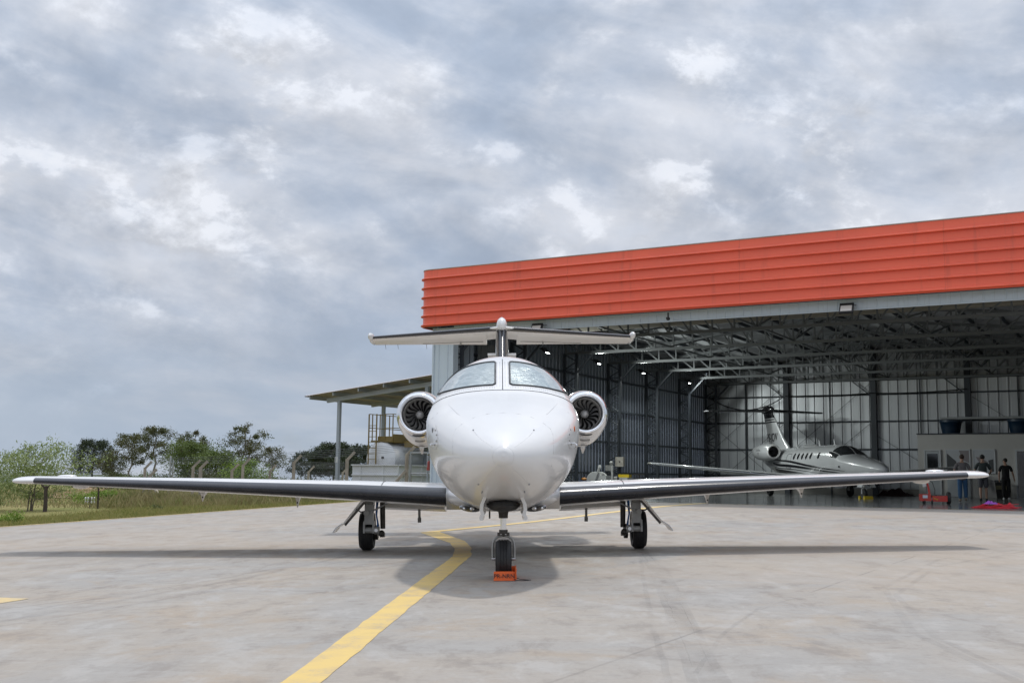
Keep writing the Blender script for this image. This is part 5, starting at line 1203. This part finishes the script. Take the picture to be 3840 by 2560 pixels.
for sg in (1, -1):
    so_ = MB().loft([[mir(v, sg) for v in sect(lerp_st(S2, x), US[::2])] for x in (.08, 1, 2, 3.25)], 0, False, True).build('tailplane', SILV, J2, 50)
    MB().loft([[mir(v, sg) for v in sect(lerp_st(S2, x), [.3 + .32 * i / 16 for i in range(17)], .005)] for x in (.1, 1, 2, 3.2)], closed=False).build('leading_edge', BLK, so_, 60)
    MB().ell((sg * 3.27, 15.45, 4.44), (.05, .36, .04)).build('tip_cap', SILV, so_)
n2 = root('nose_gear', None, None); n2.parent = J2
tyre('tyre', .22, .16, Matrix.Translation((0, 2.25, .22)) @ Matrix.Rotation(R(90), 4, 'Z'), n2, (-.3, 0, .3))
MB().lathe([(.13, -.06), (.1, -.07), (0, -.06)], Matrix.Translation((0, 2.25, .22)) @ Matrix.Rotation(R(90), 4, 'Z'), 16).build('rim', WHITE, n2)
MB().tube((0, 2.25, .5), (0, 2.2, .85), .05, .05, 10).path([(-.1, 2.25, .22), (-.1, 2.25, .42), (0, 2.25, .5), (.1, 2.25, .42), (.1, 2.25, .22)], .025, 8).build('strut', WHITE, n2)
MB().bar((-.2, 2.0, .78), (-.3, 2.0, .5), .5, .02, Vector((1, 0, 0))).bar((.2, 2.0, .78), (.3, 2.0, .5), .5, .02, Vector((1, 0, 0))).build('gear_door', SILV, n2, None)
for x, y in ((0, 7.2), (.1, 5.6), (-.1, 10.0)): MB().loft([[Vector((x + dx * k, y + dy * k + s * .12, 2.36 + s * .3)) for dx, dy in ((-.02, -.1), (.02, -.1), (.02, .1), (-.02, .1))] for s, k in ((0, 1), (1, .4))], 0, False, True).build('antenna', SILV, J2, 30)
J2o = (15.4, 46.0)
yc = root('wheel_chock', 'yellow wheel chock at the nose wheel of the grey jet', 'chock', (15.4 - math.sin(R(5.57)) * 2.0, 46.0 + 2.0, ZS + .006), R(5.57))
YC = M('yellow plastic', (.62, .45, .02), .5)
for y in (-.06, .46): MB().loft([[Vector((x, y + dy, z)) for dy, z in ((-.08, 0), (-.03, .13), (.03, .13), (.08, 0))] for x in (-.14, .24)], 0, True, True).build('wedge', YC, yc, 20)

# ---------------------------------------------------------------- people in the hangar
def skin(name, vs, es, mat, parent, sub=2):
    me = bpy.data.meshes.new(name); me.from_pydata([v[0] for v in vs], es, [])
    ob = bpy.data.objects.new(name, me); COL.objects.link(ob)
    md_ = ob.modifiers.new('skin', 'SKIN'); md_.use_smooth_shade = True
    for i, v in enumerate(vs):
        r_ = v[1] if isinstance(v[1], tuple) else (v[1], v[1]); me.skin_vertices[0].data[i].radius = r_; me.skin_vertices[0].data[i].use_root = (i == 0)
    sb_ = ob.modifiers.new('sub', 'SUBSURF'); sb_.levels = sub; sb_.render_levels = sub
    dg = bpy.context.evaluated_depsgraph_get(); dg.update()
    m2 = bpy.data.meshes.new_from_object(ob.evaluated_get(dg)); bpy.data.objects.remove(ob); m2.name = name
    m2.materials.clear(); m2.materials.append(mat); m2.polygons.foreach_set('use_smooth', [True] * len(m2.polygons))
    o_ = bpy.data.objects.new(name, m2); COL.objects.link(o_)
    if parent is not None: o_.parent = parent
    return o_
SKIN_ = M('skin', (.48, .29, .21), .5, 0, .2, 8)
def person(label, loc, rz, k, shirt, pants, shoe, hair, knees, arms, shorts=False, turn=0.0, bald=False):
    """faces local +y; knees: (left, right) y offset of ankle; arms: per side list of (elbow, wrist)"""
    p = root('person', label, 'person', loc, rz, 'people standing in the hangar'); p.scale = (k, k, k)
    J = {}
    V, E_ = [], []
    def v(nm, co, r_, par=None):
        J[nm] = len(V); V.append((co, r_))
        if par: E_.append((J[par], J[nm]))
    v('pel', (0, 0, .96), (.12, .10)); v('waist', (0, 0, 1.10), (.115, .095), 'pel'); v('chest', (0, -.01, 1.30), (.15, .11), 'waist'); v('nb', (0, -.01, 1.46), (.07, .06), 'chest'); v('nk', (0, .0, 1.54), .046, 'nb')
    tx, ty = math.sin(turn), math.cos(turn)
    v('h1', (.02 * -tx, .02 * ty, 1.61), (.068, .075), 'nk'); v('h2', (.02 * -tx, .02 * ty, 1.68), (.078, .095), 'h1'); v('h3', (0, .0, 1.755), (.06, .07), 'h2')
    LEG = {}
    for s, sx in ((-1, 'l'), (1, 'r')):
        kk = knees[0 if s < 0 else 1]
        v('hip' + sx, (s * .09, 0, .88), .085, 'pel'); kn = (s * .10, kk[0], kk[1]); an = (s * .105, kk[2], kk[3])
        v('kn' + sx, kn, .055, 'hip' + sx); v('cf' + sx, ((kn[0] + an[0]) / 2, (kn[1] + an[1]) / 2 - .01, (kn[2] + an[2]) / 2 + .06), .052, 'kn' + sx); v('an' + sx, an, .036, 'cf' + sx); v('to' + sx, (an[0] + s * .015, an[1] + .14, max(.035, an[2] - .06)), .03, 'an' + sx)
        LEG[sx] = (kn, an)
        el, wr = arms[0 if s < 0 else 1]
        v('sh' + sx, (s * .185, -.01, 1.42), .058, 'nb'); v('el' + sx, el, .042, 'sh' + sx); v('wr' + sx, wr, .028, 'el' + sx)
        d = (Vector(wr) - Vector(el)).normalized(); side = d.cross(Vector((s, 0, 0))).normalized()
        pm = Vector(wr) + d * .07; v('pm' + sx, pm, (.034, .02), 'wr' + sx)
        for f_, (q, ln) in enumerate(((-.024, .07), (-.008, .08), (.008, .075), (.024, .06))):
            a = pm + side * q + d * .045; v('f%d' % f_ + sx, a, .009, 'pm' + sx); v('g%d' % f_ + sx, a + d * ln * .6 + Vector((-s * .02, .01, 0)), .008, 'f%d' % f_ + sx)
        a = Vector(wr) + d * .03 + side * .04; v('t' + sx, a, .010, 'wr' + sx); v('u' + sx, a + d * .04 + side * .01, .008, 't' + sx)
    bd = skin('body', V, E_, SKIN_, p)
    hc_ = Vector((.02 * -tx, .02 * ty, 1.69)); rot = Matrix.Rotation(turn, 3, 'Z')
    MB().ell(hc_ + rot @ Vector((0, .1, -.01)), (.012, .02, .022), 8, 6).ell(hc_ + rot @ Vector((.083, .0, -.01)), (.012, .02, .03), 8, 6).ell(hc_ + rot @ Vector((-.083, 0, -.01)), (.012, .02, .03), 8, 6).build('ears_and_nose', SKIN_, bd)
    hr = MB().ell(hc_ + rot @ Vector((0, -.024, .022)), (.090, .098, .096), 16, 12)
    hr.build('hair', hair, p)
    MB().ell(hc_ + rot @ Vector((.03, .088, .012)), (.012, .008, .007), 8, 6).ell(hc_ + rot @ Vector((-.03, .088, .012)), (.012, .008, .007), 8, 6).box(hc_ + rot @ Vector((0, .088, -.05)), (.04, .01, .008), rot).build('face_detail', hair, p)
    sv = [((0, 0, .80), (.175, .145)), ((0, 0, 1.08), (.158, .132)), ((0, -.01, 1.30), (.175, .132)), ((0, -.01, 1.455), (.095, .08)), ((0, 0, .90), (.178, .148))]; se = [(0, 4), (4, 1), (1, 2), (2, 3)]
    for s, i in ((-1, 0), (1, 1)):
        el = Vector(arms[i][0]); sh = Vector((s * .185, -.01, 1.42)); sv.append((tuple(sh), .075)); se.append((3, len(sv) - 1)); sv.append((tuple(sh.lerp(el, .8)), .066)); se.append((len(sv) - 2, len(sv) - 1))
    skin('shirt', sv, se, shirt, p)
    pv = [((0, 0, 1.02), (.135, .115))]; pe = []
    for s, sx in ((-1, 'l'), (1, 'r')):
        kn, an = LEG[sx]; pv.append(((s * .09, 0, .88), .108)); pe.append((0, len(pv) - 1)); pv.append((kn, .090 if not shorts else .098)); pe.append((len(pv) - 2, len(pv) - 1))
        if not shorts: pv.append((((kn[0] + an[0]) / 2, (kn[1] + an[1]) / 2, (kn[2] + an[2]) / 2 + .03), .084)); pe.append((len(pv) - 2, len(pv) - 1)); pv.append(((an[0], an[1], an[2] + .0), .066)); pe.append((len(pv) - 2, len(pv) - 1))
    skin('shorts' if shorts else 'trousers', pv, pe, pants, p)
    for sx in 'lr':
        an = LEG[sx][1]; MB().ell((an[0], an[1] + .06, max(.045, an[2] - .045)), (.05, .135, .046), 12, 8).ell((an[0], an[1], an[2] - .01), (.047, .06, .05), 12, 8).build('shoe', shoe, p)
    return p
GREYS = M('grey t-shirt', (.20, .185, .19), .85, 0, .3, 6, .2, 20); GREENS = M('dark green grey t-shirt', (.06, .075, .075), .85, 0, .3, 6, .2, 20); BLKS = M('black cloth', (.010, .010, .011), .9, 0, .3, 6, .2, 20)
JEAN = M('blue denim', (.05, .125, .25), .85, 0, .4, 9, .2, 30); SHORT = M('charcoal shorts', (.11, .11, .125), .85); TAN = M('tan shoe', (.30, .24, .19), .7); WSH = M('white sneaker', (.65, .65, .66), .6); DSH = M('dark shoe', (.02, .02, .022), .6); HAIR = M('dark hair', (.012, .009, .008), .6); HAIRB = M('short brown hair', (.06, .035, .025), .7)
zf = ZS + .006
person('man in grey t-shirt and blue jeans walking away past the poster', (17.74, 44.05, zf), R(-20), 1.03, GREYS, JEAN, TAN, HAIRB, ((-.02, .50, -.06, .11), (.10, .51, .0, .14)), (((-.29, .0, 1.16), (-.20, .16, 1.02)), ((.29, .0, 1.16), (.20, .16, 1.04))))
person('man in dark t-shirt and grey shorts behind the wing tip', (19.2, 45.6, zf), R(-22), 1.05, GREENS, SHORT, DSH, HAIR, ((.02, .50, -.14, .10), (.05, .50, .02, .09)), (((-.30, .0, 1.16), (-.18, .17, 1.05)), ((.31, .03, 1.16), (.22, .2, 1.06))), shorts=True)
person('man dressed in black with white sneakers looking left', (21.85, 49.5, zf), R(-18), 1.02, BLKS, BLKS, WSH, HAIR, ((.0, .50, -.02, .09), (.03, .50, .03, .09)), (((-.27, -.02, 1.15), (-.26, .03, .90)), ((.28, -.03, 1.15), (.33, .02, .92))), turn=R(65))
# ---------------------------------------------------------------- things on the hangar floor
TRED = M('red machine paint', (.52, .035, .022), .4, 0, .3, 5, 0, 60, .3, (.40, .03, .02))
tg = root('aircraft_tug', 'low red battery tug with raised tow arm on the hangar floor', 'tug', (14.75, 39.3, zf), R(-14)); tg.scale = (.8, .8, .8)
MB().box((-.30, 0, .30), (.42, .62, .26)).box((-.30, -.2, .18), (.46, .3, .08)).loft([[Vector((x, y, z)) for y, z in ((-.3, .16), (-.3, .40), (.3, .44), (.3, .16))] for x in (-.52, -.08)], 0, True, True).build('body', TRED, tg, 20)
MB().box((.28, 0, .34), (.62, .5, .05)).box((.28, -.26, .22), (.62, .04, .2)).box((.56, 0, .26), (.05, .55, .24)).build('deck', TRED, tg, None)
MB().box((.12, -.05, .30), (.14, .3, .22)).box((.34, 0, .27), (.16, .3, .26)).build('winch', GEARD, tg, None)
MB().path([(.0, -.22, .35), (.06, -.28, .25), (.18, -.28, .2), (.22, -.22, .3)], .02, 6).build('strap', YC, tg)
MB().box((-.33, -.325, .33), (.2, .02, .13)).build('label_plate', M('pale label', (.6, .68, .75), .5), tg, None)
MB().path([(-.10, .05, .42), (-.14, .05, .7), (-.22, .05, 1.08)], [.05, .045, .04], 8).bar((-.30, .05, 1.1), (-.10, .05, 1.1), .04, .04).build('tow_arm', TRED, tg)
MB().box((-.34, .0, .92), (.14, .1, .34), Matrix.Rotation(R(-14), 3, 'Y')).build('control_box', M('white plastic', (.68, .68, .66), .5), tg, None)
MB().path([(-.18, .0, 1.05), (.02, .02, .95), (.12, .02, .6), (.1, 0, .42)], .014, 6).build('cable', CAB, tg)
for x, y, r_, w_ in ((.66, 0, .27, .17), (-.35, -.30, .09, .06), (-.05, -.32, .09, .06), (-.35, .3, .09, .06)): tyre('wheel', r_, w_, Matrix.Translation((x, y, r_)) @ Matrix.Rotation(R(90 if x > .5 else 90), 4, 'Z'), tg, (-.3, .3))
def heap(name, label, cat, loc, rz, lx, ly, h_, mat, seed, rough=.5):
    r0 = root(name, label, cat, loc, rz); rows = []
    for i in range(25):
        rr = []
        for j in range(41):
            u, v_ = j / 20 - 1, i / 12 - 1; d = math.sqrt(u * u + v_ * v_)
            e = max(0, 1 - d ** 2.2); nz = 1.6 * abs(noise.noise(Vector((u * 2.2 + seed, v_ * 1.6, seed)))) * 2 - .9 + .8 * abs(noise.noise(Vector((u * 6 + seed, v_ * 5, 1)))) - .2
            f = 1 + .14 * noise.noise(Vector((math.atan2(v_, u) * 1.5, seed, 0)))
            rr.append(Vector((u * lx / 2 * f, v_ * ly / 2 * f, .006 + max(0, e ** .8 * h_ * (1 + rough * nz)))))
        rows.append(rr)
    MB().grid(rows).build('cloth', mat, r0, 60); return r0
CRED = M('red cover fabric', (.55, .012, .025), .65, 0, .4, 6, .3, 25, 0, (.40, .01, .02)); CPUR = M('purple cloth', (.36, .09, .50), .7, 0, .3, 8, .3, 25)
rc = heap('cover_heap', 'crumpled bright red cover heaped at the hangar threshold', 'cover', (14.85, 34.45, ZS + .008), R(-6), 1.35, .8, .13, CRED, 3, .75)
for a, b in (((-.66, -.30, .03), (.1, -.33, .09)), ((.0, -.30, .10), (.62, -.22, .13)), ((.1, -.36, .05), (.66, -.33, .04))): MB().tube(a, b, .013, .013, 6).build('pole', M('red pole', (.42, .02, .03), .5) if 'red pole' not in bpy.data.materials else bpy.data.materials['red pole'], rc)
pc = heap('cloth', 'small purple cloth lying on the red cover heap', 'cloth', (14.66, 34.35, ZS + .13), R(10), .42, .34, .08, CPUR, 8, .7)
heap('dark_heap', 'dark folded cover lying by the back wall near the office', 'cover', hl(11.5, 26.0, .006), -PHI, 1.9, .9, .30, M('dark maroon cover', (.035, .012, .014), .8), 12, .5)
tb_ = root('waste_bin', 'black waste bin standing before the office wall', 'bin', hl(16.7, 25.4, .006), -PHI)
MB().loft([[Vector((sx * w_, sy * w_, z)) for sx, sy in ((-1, -1), (1, -1), (1, 1), (-1, 1))] for z, w_ in ((0, .22), (.78, .28))], 0, True, True).build('bin_body', BLKS, tb_, 20); MB().box((0, 0, .83), (.60, .60, .09)).build('lid', M('black plastic', (.02, .02, .02), .4), tb_, None); MB().box((0, -.262, .55), (.5, .02, .25), Matrix.Rotation(R(-4), 3, 'X')).build('label', M('olive label', (.08, .07, .03), .6), tb_, None)
# workshop gear by the left wall
WPL = M('white machine paint', (.62, .62, .60), .45, 0, .3, 5); BLUEP = M('blue drum paint', (.02, .09, .28), .45)
dr = root('drum', 'blue steel drum at the foot of the hangar side wall', 'drum', hl(1.5, 9.7, .006), -PHI)
UPM = Matrix(((1, 0, 0, 0), (0, 0, -1, 0), (0, 1, 0, 0), (0, 0, 0, 1)))
MB().lathe([(0, 0), (.28, 0), (.29, .02), (.28, .04), (.28, .28), (.292, .30), (.28, .32), (.28, .62), (.29, .64), (0, .64)], UPM, 24).build('drum_body', BLUEP, dr); MB().ell((0, 0, .70), (.12, .12, .08)).build('cap', M('orange cap', (.5, .2, .03), .5), dr)
re = root('cable_reel', 'white hose reel with wide round plates beside the blue drum', 'reel', hl(1.55, 10.9, .006), -PHI)
for y in (-.14, .14): MB().lathe([(0, y - .015), (.40, y - .015), (.42, y), (.40, y + .015), (0, y + .015)], Matrix.Translation((.1 if y > 0 else -.05, 0, .62)), 28).build('plate', WPL, re)
MB().bar((-.05, -.2, .5), (.22, -.2, 1.25), .05, .16, Vector((0, 1, 0))).ell((.22, -.2, 1.25), (.09, .03, .09)).ell((-.05, -.2, .5), (.09, .03, .09)).build('arm', WPL, re, 30)
MB().box((.42, 0, .45), (.3, .5, .85)).build('cabinet', WPL, re, None); MB().box((0, 0, .12), (.9, .5, .24)).build('base', GEARD, re, None)
mc_ = root('compressor', 'grey workshop machine with upright mast next to the hose reel', 'machine', hl(1.6, 12.4, .006), -PHI)
MB().box((0, 0, .35), (.7, .5, .5)).tube((-.3, 0, .7), (.3, 0, .7), .14, .14, 14).build('motor', GEARG, mc_, 30); MB().bar((.1, -.2, 0), (.1, -.2, 1.35), .08, .08).bar((-.25, -.2, 0), (-.25, -.2, .95), .06, .06).build('mast', WPL, mc_, None); MB().box((-.1, -.1, 1.22), (.3, .2, .26)).ell((.0, -.1, 1.45), (.09, .09, .09)).build('gauge_box', GEARG, mc_, 30); MB().path([(.3, -.1, 1.2), (.0, -.2, 1.0), (-.35, -.2, .9)], .025, 6).build('hose', CAB, mc_); MB().path([(-.3, 0, .1), (-.3, 0, 0)], .04, 8).path([(.3, 0, .1), (.3, 0, 0)], .04, 8).build('foot', GEARD, mc_)
wb = root('tool_chest', 'pale tool chest with yellow gear on top by the side wall', 'chest', hl(1.6, 13.6, .006), -PHI)
MB().box((0, 0, .42), (.72, .55, .75)).build('chest_body', M('pale grey chest', (.5, .5, .49), .5), wb, None); MB().box((0, 0, .03), (.66, .5, .06)).build('castor_base', GEARD, wb, None); MB().box((.1, 0, .87), (.55, .3, .14)).build('yellow_case', YC, wb, None)
tl_ = root('work_table', 'dark tool stand with clutter right of the pale chest', 'table', hl(1.6, 15.5, .006), -PHI)
MB().box((0, 0, .55), (.8, .5, .08)).build('top', GEARD, tl_, None)
for sx in (-.35, .35):
    for sy in (-.2, .2): MB().bar((sx, sy, 0), (sx, sy, .51), .05, .05).build('leg', GEARD, tl_, None)
MB().box((0, 0, .68), (.4, .3, .18)).bar((-.3, 0, .95), (.3, 0, .95), .05, .05).bar((0, 0, .7), (0, 0, .95), .04, .04).build('vice', GEARD, tl_, None)
eb = root('electrical_box', 'beige electrical box fixed to a hangar wall column', 'electrical box', hl(.98, 14.75, 1.35), -PHI)
MB().box((0, -.1, .2), (.42, .18, .46)).build('box', BOXG, eb, None); MB().box((.02, -.2, .2), (.05, .02, .06)).build('switch', BLACK, eb, None); MB().tube((-.1, -.1, .43), (-.1, -.1, 2.4), .02, .02, 8).build('conduit', CAB, eb)
